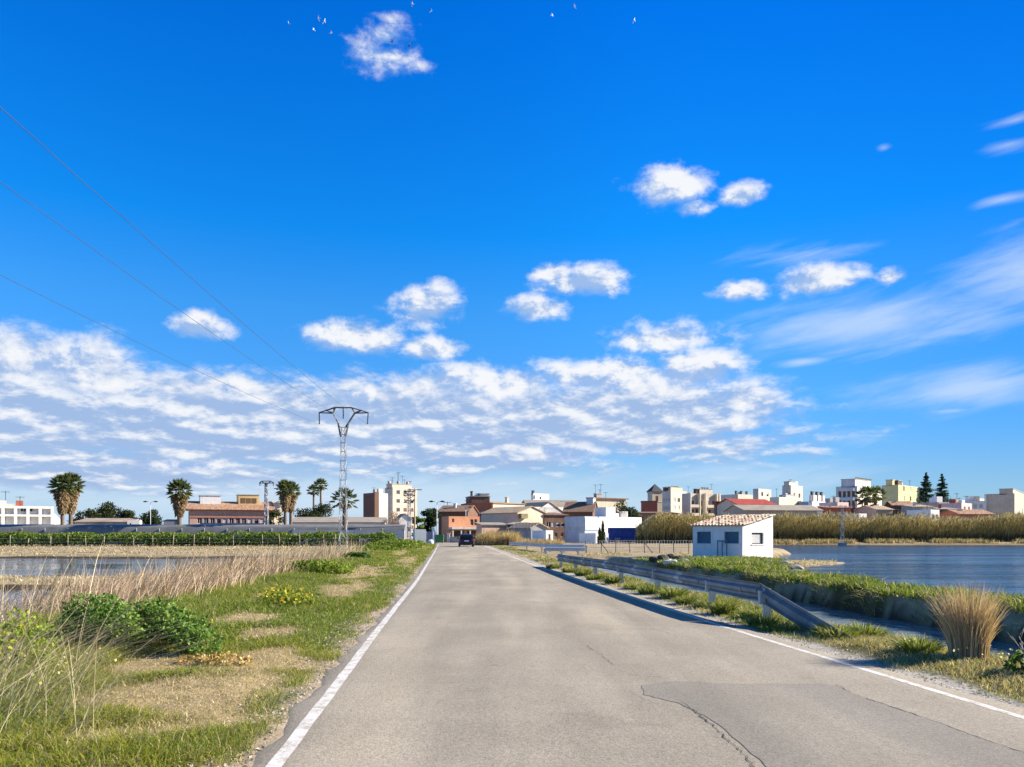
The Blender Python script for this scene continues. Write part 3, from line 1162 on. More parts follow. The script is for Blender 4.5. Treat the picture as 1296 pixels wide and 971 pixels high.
# the big leafy bush on the left verge
bl = [((-5.75, 10.6, .40), (.6, .5, .40)), ((-5.3, 10.3, .38), (.5, .45, .36)), ((-5.0, 10.8, .44), (.55, .5, .42)), ((-4.45, 10.5, .40), (.42, .45, .36)), ((-4.08, 10.0, .22), (.34, .4, .30)),
      ((-6.3, 11.2, .22), (.5, .5, .32)), ((-5.35, 10.1, .16), (.4, .35, .2))]
bl2 = []
for (c_, r_) in bl:
    for q in range(4):
        bl2.append(((c_[0] + random.uniform(-.6, .6) * r_[0], c_[1] + random.uniform(-.6, .6) * r_[1], c_[2] + random.uniform(-.5, .62) * r_[2]),
                    tuple(k_ * random.uniform(.34, .66) for k_ in r_)))
bushes('leafy_bush', bl2, 15000, 0.043, [(0.08, 0.18, 0.025), (0.13, 0.25, 0.035), (0.055, 0.13, 0.025), (0.21, 0.33, 0.055), (0.28, 0.36, 0.09)], 'spreading dark green leafy bush on the left verge', 'bush', asp=.85)
bushes('spurge_plant', [((-5.45, 8.5, .3), (.42, .38, .42)), ((-5.6, 7.8, .12), (.34, .35, .28)), ((-5.3, 7.5, .03), (.25, .3, .18))], 2200, 0.05,
       [(0.24, 0.33, 0.03), (0.38, 0.42, 0.04), (0.15, 0.23, 0.03)], 'yellow-green flowering spurge at the left end of the verge', 'plant')
bushes('withered_plant', [((-3.35, 9.1, .07), (.32, .2, .13)), ((-3.8, 9.3, .05), (.22, .2, .1))], 800, 0.045,
       [(0.52, 0.36, 0.12), (0.42, 0.26, 0.08), (0.5, 0.42, 0.2)], 'small withered orange-tan plant at the foot of the leafy bush', 'plant', LD)
fl = bushes('yellow_flower_patch', [((-5.05, 17.2, .12), (.55, .6, .20)), ((-4.6, 16.6, .10), (.35, .4, .18)), ((-5.5, 18.3, .12), (.35, .5, .18))], 1500, 0.07, GREEN,
            'low clump covered in yellow flowers on the left verge', 'flowering plant')
L_ = Leaves()
for (c_, r_) in [((-5.05, 17.2, .2), (.55, .6, .24)), ((-4.6, 16.6, .17), (.35, .4, .2)), ((-5.5, 18.3, .2), (.35, .5, .2))]:
    d_ = RNG.normal(size=(80, 3)) * np.array([1.5, 1.6, 1.0]) * RNG.uniform(.5, 1.1, (80, 1))
    d_ /= np.maximum(np.linalg.norm(d_, axis=1, keepdims=True), .8)
    p_ = np.array(c_) + d_ * np.array(r_)
    p_ = p_[p_[:, 2] > .08]
    L_.kites(p_, 0.06, tints(len(p_), [(0.75, 0.5, 0.03), (0.7, 0.58, 0.08)]), 1.0)
L_.build('blossoms', LM, fl)
# loose pebbles on both shoulders
L_ = Leaves()
for fn_, sg_ in ((xL, -1), (xR, 1)):
    x, y, t = ring_pts(3500, 4.5, 30, .2, .75, fn_, sg_, 1.4)
    p_ = hpts(x, y, -.006)
    L_.kites(p_, RNG.uniform(.012, .04, len(p_)), tints(len(p_), [(0.48, 0.43, 0.36), (0.32, 0.28, 0.23), (0.6, 0.56, 0.5)]), .8)
tag(L_.build('gravel', LD, origin=(0, 0, 0)), 'loose pale pebbles along the crumbling road shoulders', 'gravel', kind='stuff')
# small loose yellow and white blooms
L_ = Leaves()
x, y, t = ring_pts(500, 5.5, 13, 2.6, 5.2, xL, -1)
k_ = inview(x, y) & (vnoise(x * 1.3, y * 1.3) > .45)
p_ = hpts(x[k_], y[k_], -0.12)
L_.kites(p_, 0.035, tints(len(p_), [(0.8, 0.68, 0.06), (0.75, 0.75, 0.4)]), 1.0)
x, y, t = ring_pts(320, 7, 10.5, 1.2, 2.4, xR, 1)
p_ = hpts(x, y, -0.16)
p_ = p_[::2]
L_.kites(p_, 0.028, tints(len(p_), [(0.8, 0.76, 0.5), (0.7, 0.62, 0.2)]), 1.0)
tag(L_.build('wild_flowers', LM, origin=(0, 0, 0)), 'scattered tiny white and yellow blooms in the verges', 'flowers', kind='stuff')

# the fountain of dry grass at the right verge
def tussock(name, c_, n, hh, rr, cols, label, cat, lean=(0.15, 0.75), w=.012, mat=None, group=None, seg=3):
    base = Vector((c_[0], c_[1], float(height(c_[0], c_[1])) - 0.02))
    L_ = Leaves()
    a_ = RNG.uniform(0, 6.28, n)
    q = np.sqrt(RNG.uniform(0, 1, n)) * rr
    x, y = base[0] + np.cos(a_) * q, base[1] + np.sin(a_) * q
    p_ = np.stack([x, y, height(x, y) - .03], 1)
    L_.blades(p_, hh * RNG.uniform(.45, 1.08, n), w * RNG.uniform(.6, 1.4, n), a_ + RNG.normal(0, .5, n), RNG.uniform(*lean, n) * (.35 + .65 * q / rr), tints(n, cols), seg)
    o = L_.build(name, mat or LD, origin=base)
    return tag(o, label, cat, group)


tussock('dry_grass_clump', (5.75, 9.75), 1500, 1.0, .22, [(0.56, 0.43, 0.26), (0.68, 0.55, 0.36), (0.36, 0.25, 0.14), (0.50, 0.36, 0.22)],
        'tall fan of straw coloured dry grass beside the canal at the right', 'grass clump', (.05, .48), .009, seg=4)
# weeds under and round the crash barrier, each a plant
wc = [(5.0, 11.9), (4.45, 12.9), (4.35, 13.4), (4.6, 14.6), (4.2, 15.4), (4.3, 16.8), (3.95, 17.6), (4.0, 19.2), (3.7, 20.6), (3.6, 22.4), (3.2, 24.6), (2.9, 27.0),
      (2.7, 29.4), (2.4, 32), (1.9, 35.5), (5.35, 10.2), (5.55, 12.2)]
for i, (x, y) in enumerate(wc):
    nm = ['bushy weed with grey green leaves', 'loose green weed', 'dense green weed']
    g_ = tussock('roadside_weed', (x, y), 380, random.uniform(.22, .40) * (.8 if y < 13 else 1.1), random.uniform(.2, .36), GREEN + [(0.20, 0.23, 0.12), (0.28, 0.28, 0.10), (0.34, 0.30, 0.15)],
                 'leafy green roadside weed growing along the crash barrier', 'weed', (.3, 1.3), .018 + .0006 * y, LM, 'weeds along the crash barrier')
tussock('brown_weed', (6.2, 15.4), 420, .7, .4, [(0.30, 0.20, 0.11), (0.4, 0.28, 0.17), (0.2, 0.2, 0.06)], 'brown brushy weed behind the slanted barrier end', 'weed', (.3, 1.1), .016)
tussock('brown_weed', (7.0, 17.6), 420, .75, .5, [(0.30, 0.20, 0.11), (0.4, 0.28, 0.17)], 'pale brown brush on the canal edge beyond the barrier end', 'weed', (.3, 1.1), .018)


def twigs(name, c_, hh, label, n=5):
    base = Vector((c_[0], c_[1], float(height(c_[0], c_[1])) - .03))
    mb_ = MB()

    def br(p, d, l, r, lev):
        e = p + d * l
        m_ = p + d * l * .5 + Vector((random.uniform(-.06, .06), random.uniform(-.06, .06), 0)) * l
        mb_.tube([p, m_, e], [r, r * .8, r * .55], 5)
        if lev:
            for q in range(random.randint(2, 3)):
                d2 = (d + Vector((random.uniform(-.9, .9), random.uniform(-.9, .9), random.uniform(-.2, .6)))).normalized()
                br(p + d * l * random.uniform(.5, 1), d2, l * random.uniform(.45, .7), r * .6, lev - 1)
    for q in range(n):
        br(base, Vector((random.uniform(-.5, .5), random.uniform(-.5, .5), 1)).normalized(), hh * random.uniform(.4, .6), .008, 2)
    return tag(mb_.build(name, pmat('dead_twig', (0.50, 0.45, 0.38)), origin=base), label, 'dead shrub')


twigs('dead_shrub', (6.25, 9.2), .75, 'pale bare branching twigs right of the dry grass fan', 3)
twigs('dead_shrub', (6.0, 13.2), .7, 'pale bare twigs standing by the canal left of the dry grass fan', 4)
bushes('dark_green_plant', [((5.75, 8.6, .12), (.22, .22, .16))], 500, .06, DKGREEN, 'small dark green plant at the right edge of the photo', 'plant')
# mounds of greenery further along the left verge
for i, (px_, py_, D_, rx_, hz_, lab) in enumerate([(505, 690, 78, 2.6, .75, 'bright green mound of weeds at the road end of the left verge'), (478, 694, 66, 2.0, .45, 'low green weed mound on the verge before the lattice pylon'),
                                              (452, 703, 46, .8, .32, 'small dark shrub at the back of the left verge'), (520, 686, 92, 1.8, .55, 'round green shrub by the white booth'),
                                              (405, 727, 30, 1.3, .35, 'lush green hump behind the yellow flowers')]):
    c_ = P(px_, py_, D_)
    gz_ = float(height(c_.x, c_.y))
    bushes('verge_shrub', [((c_.x, c_.y, gz_ + hz_ * .3), (rx_, rx_ * .9, hz_)), ((c_.x - rx_ * .7, c_.y + 1, gz_ + hz_ * .2), (rx_ * .7, rx_ * .7, hz_ * .8))], 2600, 0.10 + D_ * .0012,
           DKGREEN if i == 2 else BANKG, lab, 'shrub')


# dry tall grass heaps along the right side near the town
def heap(name, x0, x1, D, hh, n, cols, label, kind=None, depth=4.0, lean=(0.1, .8), w=.05, az=None, cat='reeds'):
    L_ = Leaves()
    x = RNG.uniform(x0, x1, n)
    y = D + RNG.uniform(-depth / 2, depth / 2, n)
    hmod = 0.55 + 0.6 * vnoise(x * .22 + 3, y * .22) + .25 * vnoise(x * .9, y * .9)
    ends = sst(x0, x0 + (x1 - x0) * .18, x) * (1 - sst(x1 - (x1 - x0) * .12, x1, x)) * .5 + .5
    a_ = RNG.normal(0, 1.4, n) if az is None else RNG.normal(az[0], az[1], n)
    p_ = np.stack([x, y, height(x, y) - .05], 1)
    L_.blades(p_, hh * hmod * ends * RNG.uniform(.5, 1.0, n), w * RNG.uniform(.6, 1.4, n), a_, RNG.uniform(*lean, n), tints(n, cols), 3)
    o = L_.build(name, LD)
    return tag(o, label, cat, kind=kind)


heap('tall_dry_grass', -5.0, 1.2, 104, 2.5, 3500, [(0.50, 0.38, 0.19), (0.58, 0.45, 0.25), (0.40, 0.30, 0.13)], 'golden dry grass mound where the road meets the town', 'stuff', 7, w=.07, cat='grass')
heap('tall_dry_grass', 0.5, 6.5, 98, 1.4, 1500, [(0.50, 0.38, 0.19), (0.58, 0.45, 0.25), (0.40, 0.30, 0.13)], 'low golden dry grass before the grey barn', 'stuff', 4, w=.07, cat='grass')
CANE = [(0.42, 0.34, 0.13), (0.54, 0.43, 0.19), (0.28, 0.25, 0.075), (0.60, 0.48, 0.24), (0.16, 0.13, 0.05)]


def cane(x0, x1, D, hh, n, label, depth):
    L_ = Leaves()
    x = RNG.uniform(x0, x1, n)
    y = D + depth * (RNG.uniform(0, 1, n) - .5)
    gz = np.maximum(height(x, y), -.45)
    hm = hh * (0.66 + .46 * vnoise(x * .16, y * .2) + .24 * vnoise(x * .6, y * .5))
    e_ = sst(x0 - 1, x0 + 3, x) * (1 - sst(x1 - 3, x1 + 1, x))
    hm = hm * (.55 + .45 * e_)
    m_ = n // 3
    # stalks
    p_ = np.stack([x, y, gz], 1)
    L_.blades(p_[:m_], hm[:m_] * RNG.uniform(.75, 1.0, m_), np.full(m_, .05), RNG.normal(.1, .8, m_), RNG.uniform(.05, .4, m_), tints(m_, CANE), 3)
    # leaves up the stalks, arching over
    q = n - m_
    zf = RNG.uniform(0.12, .92, q) ** .7
    pb = p_[m_:].copy()
    pb[:, 2] += hm[m_:] * zf
    L_.blades(pb, RNG.uniform(.7, 1.5, q), RNG.uniform(.06, .13, q), RNG.normal(.2, 1.3, q), RNG.uniform(.5, 1.6, q), tints(q, CANE) * (0.55 + .45 * zf)[:, None] ** 0, 3)
    # pale plumes
    k_ = RNG.choice(n, n // 12, replace=False)
    pp = p_[k_].copy()
    pp[:, 2] += hm[k_] * RNG.uniform(.88, 1.0, len(k_))
    L_.blades(pp, RNG.uniform(.5, .9, len(k_)), np.full(len(k_), .16), RNG.normal(.2, 1, len(k_)), RNG.uniform(.2, .9, len(k_)), tints(len(k_), [(0.48, 0.40, 0.24), (0.40, 0.33, 0.18)]), 3)
    # low dark-brown blades: shade at the foot of the bed put into colour
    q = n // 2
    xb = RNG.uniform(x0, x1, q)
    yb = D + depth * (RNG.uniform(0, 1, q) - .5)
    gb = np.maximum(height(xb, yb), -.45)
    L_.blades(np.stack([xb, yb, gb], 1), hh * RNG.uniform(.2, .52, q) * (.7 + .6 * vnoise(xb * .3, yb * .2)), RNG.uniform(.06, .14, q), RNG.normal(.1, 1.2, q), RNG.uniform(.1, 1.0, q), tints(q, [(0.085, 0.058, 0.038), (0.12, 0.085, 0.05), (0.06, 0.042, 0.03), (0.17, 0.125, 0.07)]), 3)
    tag(L_.build('cane_bed', LD), label, 'reeds', kind='stuff')


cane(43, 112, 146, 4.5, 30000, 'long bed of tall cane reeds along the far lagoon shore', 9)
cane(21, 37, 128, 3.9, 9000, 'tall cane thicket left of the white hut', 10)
# low fringe at the foot of the canes
L_ = Leaves()
n = 9000
x = RNG.uniform(36, 112, n)
y = 139.6 + RNG.normal(0, .7, n) + 2 * (vnoise(x * .1, x * 0) - .5)
k_ = vnoise(x * .35, y * .2) > .35
x, y = x[k_], y[k_]
L_.blades(np.stack([x, y, np.maximum(height(x, y), -.55)], 1), RNG.uniform(.2, 1.1, len(x)), np.full(len(x), .1), RNG.uniform(0, 6.28, len(x)), RNG.uniform(.2, 1, len(x)),
          tints(len(x), STRAW + [(0.2, 0.2, 0.06)]), 2)
tag(L_.build('shore_grass', LD), 'dry tufts fringing the far shore of the lagoon', 'grass', kind='stuff')

# vine / citrus hedge of the left field
L_ = Leaves()
root = empty('hedge', (-40, 116, -.35), 'long low green hedge behind the flooded field on the left', 'hedge')
n = 42000
x = RNG.uniform(-92, -17.5, n)
y = 116 + RNG.normal(0, 1.0, n)
hz = 1.55 + .5 * vnoise(x * .5, x * 0) + .35 * vnoise(x * 1.6, x * 0 + 4)
z = -.35 + hz * RNG.uniform(0.0, 1, n) ** .6
k_ = (vnoise(x * 1.1 + 7, z * 1.6) > .22)
p_ = np.stack([x, y, z], 1)[k_]
L_.kites(p_, RNG.uniform(.16, .34, len(p_)), tints(len(p_), [(0.10, 0.18, 0.03), (0.16, 0.25, 0.035), (0.24, 0.29, 0.055), (0.06, 0.11, 0.022)]), .7)
L_.build('leaves', LM, root)
for x_ in np.arange(-91, -18, 1.6):
    MB().tube([(x_, 116 + random.uniform(-.3, .3), -.45), (x_ + random.uniform(-.2, .2), 116, .6)], .05, 5).build('stem', pmat('bark', (0.13, 0.09, 0.06)), root)
# stubble and tufts on the bare field strips and levees
L_ = Leaves()
n = 26000
y = np.concatenate([RNG.uniform(67, 112, n // 2), RNG.uniform(28.5, 39.5, n // 2)])
x = xL(y) - RNG.uniform(7, 75, n)
k_ = inview(x, y) & (height(x, y) > -.6) & (fbm(x * .12, y * .5) > .47)
x, y = x[k_], y[k_]
L_.blades(hpts(x, y), RNG.uniform(.06, .3, len(x)), .012 + .0008 * y, RNG.uniform(0, 6.28, len(x)), RNG.uniform(.3, 1.4, len(x)), tints(len(x), STRAW + [(0.16, 0.17, 0.05)]), 2)
tag(L_.build('field_stubble', LD, origin=(0, 0, 0)), 'short dry stubble on the bare strips round the flooded field', 'grass', kind='stuff')
L_ = Leaves()
n = 5000
y = RNG.uniform(40, 62, n)
x = RNG.uniform(5, 24, n)
k_ = (height(x, y) > -.45) & (fbm(x * .4 + 8, y * .3) > .5)
x, y = x[k_], y[k_]
L_.blades(hpts(x, y), RNG.uniform(.06, .28, len(x)), .012 + .0008 * y, RNG.uniform(0, 6.28, len(x)), RNG.uniform(.3, 1.4, len(x)), tints(len(x), STRAW + GREEN[:2]), 2)
tag(L_.build('island_tufts', LD, origin=(0, 0, 0)), 'sparse dry tufts on the sandy ground round the white hut', 'grass', kind='stuff')

BARK = pmat('bark', (0.13, 0.09, 0.06))


def tree(name, px, py_top, py_bot, D, wpx, label, cols, leaf=.42, n=6000, clumps=20, gz=0.0, squash=1.0, cat='tree', limbs=True, low=.15):
    """broadleaf tree: tapered trunk, limbs, leaf clumps with gaps"""
    top = P(px, py_top, D)
    x0, zt = top.x, top.z
    base = Vector((x0, D, gz))
    root = empty(name, base, label, cat)
    w = wpx / F * D / 2
    zb = gz + max(.3, (zt - gz) * low)
    ch = (zt - zb) / 2
    cz = zb + ch
    L_ = Leaves()
    tr = MB()
    hgt = zt - gz
    tr.tube([base - Vector((0, 0, .2)), base + Vector((.1, 0, hgt * .25)), base + Vector((.0, .1, hgt * .5)), base + Vector((0, 0, hgt * .72))], [hgt * .035, hgt * .028, hgt * .02, hgt * .008], 8)
    for q in range(clumps):
        while True:
            d_ = np.array([random.uniform(-1, 1), random.uniform(-1, 1), random.uniform(-1, 1)])
            if .25 < np.linalg.norm(d_) < .85:
                break
        c_ = np.array([x0, D, cz]) + d_ * np.array([w, w * .8, ch]) * np.array([1, 1, squash])
        r_ = random.uniform(.34, .52) * min(w, ch * 1.3)
        m_ = int(1.6 * n) // clumps
        dd = RNG.normal(size=(m_, 3))
        dd /= np.linalg.norm(dd, axis=1, keepdims=True)
        pp = c_ + dd * (RNG.uniform(.35, 1.0, m_) * r_)[:, None] * np.array([1.15, 1.15, .85])
        pp = pp[pp[:, 2] > gz + .1]
        shade = random.uniform(.75, 1.25)
        L_.kites(pp, leaf * RNG.uniform(.6, 1.4, len(pp)), np.clip(tints(len(pp), cols) * shade, .003, .6), .75)
        if limbs and q % 2 == 0:
            s_ = base + Vector((0, 0, hgt * random.uniform(.25, .55)))
            e_ = Vector(c_)
            tr.tube([s_, (s_ + e_) / 2 + Vector((0, 0, .15 * hgt * random.random())), e_], [hgt * .014, hgt * .01, hgt * .004], 6)
    tr.build('trunk', BARK, root)
    L_.build('crown', LM, root)
    return root


TREE = [(0.020, 0.042, 0.014), (0.032, 0.062, 0.018), (0.045, 0.08, 0.02), (0.014, 0.03, 0.012)]
TREE2 = [(0.035, 0.05, 0.016), (0.05, 0.068, 0.02), (0.06, 0.078, 0.028), (0.022, 0.034, 0.014)]
tree('round_tree', 140, 634, 657, 182, 40, 'round dark olive tree right of the double palm', TREE2, .34, 3200)
tree('round_tree', 163, 637, 657, 178, 28, 'smaller dark olive tree touching the round tree right of the double palm', TREE2, .34, 2400)
tree('shrubby_tree', 108, 643, 668, 172, 36, 'low mixed shrubbery tree just right of the double palm trunk', TREE2, .34, 1800, 12)
tree('dark_tree', 191, 644, 668, 172, 26, 'small dark tree behind the thin street light on the left', TREE, .32, 2000)
tree('shade_tree', 397, 634, 668, 184, 46, 'wide dark brown-green tree behind the low warehouse', TREE2, .34, 3600, 18)
tree('shade_tree', 346, 646, 668, 176, 26, 'dark tree at the right end of the pink building', TREE2, .34, 1600, 12)
tree('street_tree', 545, 638, 676, 146, 22, 'dense dark tree at the left side of the road end', TREE, .3, 2400)
tree('lime_bush', 528, 651, 676, 140, 17, 'pale lime green tree beside the utility pole', [(0.13, 0.2, 0.03), (0.17, 0.24, 0.04), (0.09, 0.14, 0.02)], .3, 1200, 10)
tree('bare_tree', 497, 646, 670, 160, 26, 'leafless pinkish grey tree in front of the tall silo', [(0.30, 0.20, 0.16), (0.24, 0.17, 0.13), (0.36, 0.26, 0.2)], .2, 1000, 14)
tree('dark_round_tree', 793, 633, 655, 176, 36, 'dark round tree rising above the white wall', TREE, .34, 3200, 16)
tree('dark_round_tree', 764, 641, 655, 172, 16, 'small dark tree left of the white chimney wall', TREE, .3, 1300, 10)


def conifer_shrub(px, pt, pb, D, wpx, label, gz=0.0, n=1100):
    t_ = P(px, pt, D)
    root = empty('conifer_shrub', (t_.x, D, gz), label, 'shrub')
    L_ = Leaves()
    H_ = t_.z - gz
    u = RNG.uniform(0.05, 1, n)
    rr = wpx / F * D / 2 * (1 - u) ** .7 * RNG.uniform(.4, 1, n) * (0.7 + .6 * vnoise(u * 9, u * 0))
    a_ = RNG.uniform(0, 6.28, n)
    p_ = np.stack([t_.x + np.cos(a_) * rr, D + np.sin(a_) * rr, gz + u * H_], 1)
    L_.kites(p_, RNG.uniform(.12, .3, n), tints(n, TREE), .6)
    L_.build('crown', LM, root)
    MB().tube([(t_.x, D, gz - .1), (t_.x, D, gz + H_ * .9)], [.1, .02], 6).build('trunk', BARK, root)


conifer_shrub(763, 659, 676, 116, 9, 'slim dark conifer in front of the white houses')
conifer_shrub(759, 668, 682, 112, 8, 'small dark shrub beside the slim conifer')


def norfolk(px, pt, D, wpx, label, gz=0.0):
    """tiered conifer: straight trunk, whorls of near level branches with drooping sprays"""
    t_ = P(px, pt, D)
    root = empty('norfolk_pine', (t_.x, D, gz), label, 'pine tree', 'pair of tiered conifers')
    H_ = t_.z - gz
    tr = MB()
    tr.tube([(t_.x, D, gz - .2), (t_.x, D, gz + H_ * .5), (t_.x, D, t_.z)], [.35, .22, .03], 8)
    L_ = Leaves()
    z = gz + H_ * .18
    wmax = wpx / F * D / 2
    while z < t_.z - .2:
        zt0 = z
        u = (z - gz) / H_
        r_ = wmax * (1.02 - u) ** 0.95 * random.uniform(.8, 1.08)
        nb_ = 7
        a0 = random.random() * 6
        for k in range(nb_):
            a_ = a0 + k * 6.283 / nb_ + random.uniform(-.2, .2)
            rr = r_ * random.uniform(.62, 1.12)
            z = zt0 + H_ * random.uniform(-.018, .018)
            e_ = Vector((t_.x + math.cos(a_) * rr, D + math.sin(a_) * rr, z + rr * .12))
            tr.tube([(t_.x, D, z), e_], [.07, .02], 4)
            m_ = 110
            s_ = RNG.uniform(.18, 1.05, m_)
            pp = np.stack([t_.x + math.cos(a_) * rr * s_, D + math.sin(a_) * rr * s_, z + rr * .12 * s_ + .1], 1)
            wd = .15 * rr * (1.1 - s_ * .6) + .26 * (1.05 - u)
            pp += RNG.normal(size=(m_, 3)) * np.stack([wd, wd, wd * .6], 1)
            L_.kites(pp, RNG.uniform(.25, .5, m_), tints(m_, [(0.012, 0.045, 0.03), (0.02, 0.06, 0.035), (0.03, 0.075, 0.035)]), .5)
        z = zt0 + H_ * random.uniform(.036, .05)
    tr.build('trunk', BARK, root)
    L_.build('crown', LM, root)


norfolk(1172, 598, 265, 52, 'taller fuller tiered conifer right of the yellow block')
norfolk(1192, 598.5, 272, 46, 'sparser tiered conifer, the right one of the pair')


def palm(px, pt, D, label, trunk_px=7, crown_r=1.9, skirt=3.2, n=46, gz=-.3, lean=0.0, spread=1.0, trunkcol='palm_bark'):
    """fan palm: trunk, skirt of dead leaves, crown of fan leaves"""
    t_ = P(px, pt, D)
    root = empty('palm_tree', (t_.x, D, gz), label, 'palm tree', 'fan palms behind the fields')
    top = Vector((t_.x + lean, D, t_.z - crown_r * .75))
    r_ = trunk_px / F * D / 2
    base = Vector((t_.x, D, gz - .2))
    MB().tube([base, base.lerp(top, .1) , base.lerp(top, .5), top], [r_ * 1.3, r_, r_ * .9, r_ * .8], 10).build('trunk', pmat(trunkcol, (0.17, 0.125, 0.09), bump=.6, bscale=4), root)
    G_, B_ = Leaves(), Leaves()

    def frond(LL, org, a_, e_, lp, fr, cols, droop):
        d_ = np.array([math.cos(a_) * math.cos(e_), math.sin(a_) * math.cos(e_), math.sin(e_)])
        hub = np.array(org) + d_ * lp
        side = np.array([-math.sin(a_), math.cos(a_), 0])
        m_ = 13
        an = np.linspace(-1.25, 1.25, m_) + RNG.normal(0, .05, m_)
        dirs = d_[None] * np.cos(an)[:, None] + side[None] * np.sin(an)[:, None]
        dirs[:, 2] -= droop * (0.4 + .6 * np.abs(an)) 
        dirs /= np.linalg.norm(dirs, axis=1, keepdims=True)
        ln = fr * (1 - .25 * np.abs(an) / 1.25) * RNG.uniform(.85, 1.1, m_)
        LL.kites(hub + dirs * ln[:, None] * .5, ln, tints(m_, cols, jit=.12), .2, None, dirs)
        pet = np.array([np.array(org) + d_ * lp * .5])
        LL.kites(pet, np.array([lp]), tints(1, cols), .08, None, d_[None])
    PG = [(0.075, 0.115, 0.04), (0.11, 0.15, 0.055), (0.05, 0.08, 0.03), (0.17, 0.19, 0.085)]
    PB = [(0.30, 0.21, 0.12), (0.40, 0.29, 0.18), (0.19, 0.13, 0.08), (0.36, 0.29, 0.17)]
    for i in range(n):
        u = i / n
        e_ = R(85 - 120 * u) + random.uniform(-.15, .15)
        frond(G_, top, i * 2.399 + random.uniform(-.3, .3), e_, crown_r * .52 * spread, crown_r * .6, PG, .12 + .3 * u)
    m_ = int(n * skirt * .62)
    for i in range(m_):
        u = i / max(1, m_)
        o_ = top - Vector((0, 0, -.25 + u * skirt * .78))
        a_ = i * 2.399
        frond(B_, o_ + Vector((math.cos(a_), math.sin(a_), 0)) * r_, a_, R(-30 - 38 * u - 18 * random.random()), crown_r * .38 * (1 - .5 * u), crown_r * .46 * (1 - .3 * u), PB, .5)
    G_.build('crown', LM, root)
    if m_:
        B_.build('dead_skirt', LD, root)
    return root


palm(79, 604, 131, 'left trunk of the twin fan palms with a long brown skirt', 5, 2.2, 5.2, 44)
palm(89.5, 602, 133, 'right trunk of the twin fan palms beside the white building', 5, 2.3, 5.4, 44)
palm(227, 610, 132, 'single fan palm at the left end of the pink building', 6, 2.2, 4.8, 46)
palm(361, 610, 134, 'left one of the close palm pair at the right end of the pink building', 4.5, 1.8, 4.4, 40)
palm(368, 612, 136, 'right one of the close palm pair at the right end of the pink building', 4.5, 1.8, 4.2, 40)
palm(406, 607.5, 205, 'taller of the two slender distant palms left of the pylon', 3, 2.0, .6, 34)
palm(397, 615, 203, 'shorter of the two slender distant palms left of the pylon', 3, 1.9, .6, 30)
palm(436, 623, 128, 'dark drooping palm directly behind the lattice pylon', 6, 2.0, 0.9, 34, spread=1.4)
palm(1096, 620, 196, 'dark palm before the large off-white apartment block, left crown', 6, 2.6, .8, 36, spread=1.3)
palm(1108, 619, 200, 'dark palm before the large off-white apartment block, right crown', 5, 2.4, .8, 34, spread=1.3)

# reed plumes at the levee: rocks and rubbish
def rock(name, c_, s_, mat, label, cat='rock', group=None):
    import bmesh
    bm = bmesh.new()
    bmesh.ops.create_icosphere(bm, subdivisions=2, radius=1)
    for v in bm.verts:
        k_ = 0.78 + .42 * float(vnoise(v.co.x * 1.6 + c_[0] * 7, v.co.y * 1.6 + v.co.z * 1.9 + c_[1] * 3))
        v.co = Vector((v.co.x * s_[0], v.co.y * s_[1], v.co.z * s_[2])) * k_
    me = bpy.data.meshes.new(name)
    bm.to_mesh(me)
    bm.free()
    gz = float(height(c_[0], c_[1]))
    me.transform(Matrix.Translation((c_[0], c_[1], gz + s_[2] * .5)))
    return tag(linkmesh(name, me, mat), label, cat, group)


ROCK = pmat('rock', (0.36, 0.33, 0.29), var=.2, bump=.8, bscale=6)
PALE = pmat('pale_rubble', (0.66, 0.64, 0.6), var=.1)
DARK = pmat('dark_rubble', (0.09, 0.075, 0.06), var=.2, bump=.8, bscale=5)
spots = [(833, 715, 42, .35, 1), (846, 717, 41, .3, 0), (853, 718, 40.5, .24, 0), (839, 713, 44, .4, 2), (850, 712, 45, .42, 2), (860, 713, 43, .4, 2), (866, 716, 41, .3, 1), (828, 712, 44, .32, 2)]
for px_, py_, D_, s_, k_ in spots:
    c_ = P(px_, py_, D_)
    rock('rubble_block', (c_.x, c_.y), (s_, s_ * .8, s_ * .6), [PALE, ROCK, DARK][k_], ['pale broken rubble lump in the heap beyond the barrier', 'grey stone in the heap beyond the barrier', 'dark earthy lump in the heap beyond the barrier'][k_],
         'rubble', 'rubble heap beyond the crash barrier')
for i in range(14):
    y_ = 30.5 + i * 1.0 + random.uniform(-.3, .3)
    x_ = float(penx(y_)) - .3 + random.uniform(-.6, .8)
    s_ = random.uniform(.12, .3)
    rock('shore_stone', (x_, y_), (s_ * 1.4, s_, s_ * .5), ROCK, 'pale stone on the lagoon shore near the white hut', 'rock', 'stones along the lagoon shore')
# clods in the cut bank of the canal
for i in range(22):
    y_ = 14 + i * .62 + random.uniform(-.2, .2)
    x_ = float(xR(y_)) + random.uniform(6.5, 6.95)
    s_ = random.uniform(.12, .28)
    rock('bank_clod', (x_, y_), (s_, s_ * 1.2, s_ * .8), pmat('clod', (0.17, 0.135, 0.10), var=.2, bump=.8, bscale=8), 'grey brown clod of earth in the cut bank of the canal', 'clod', 'clods in the canal bank')

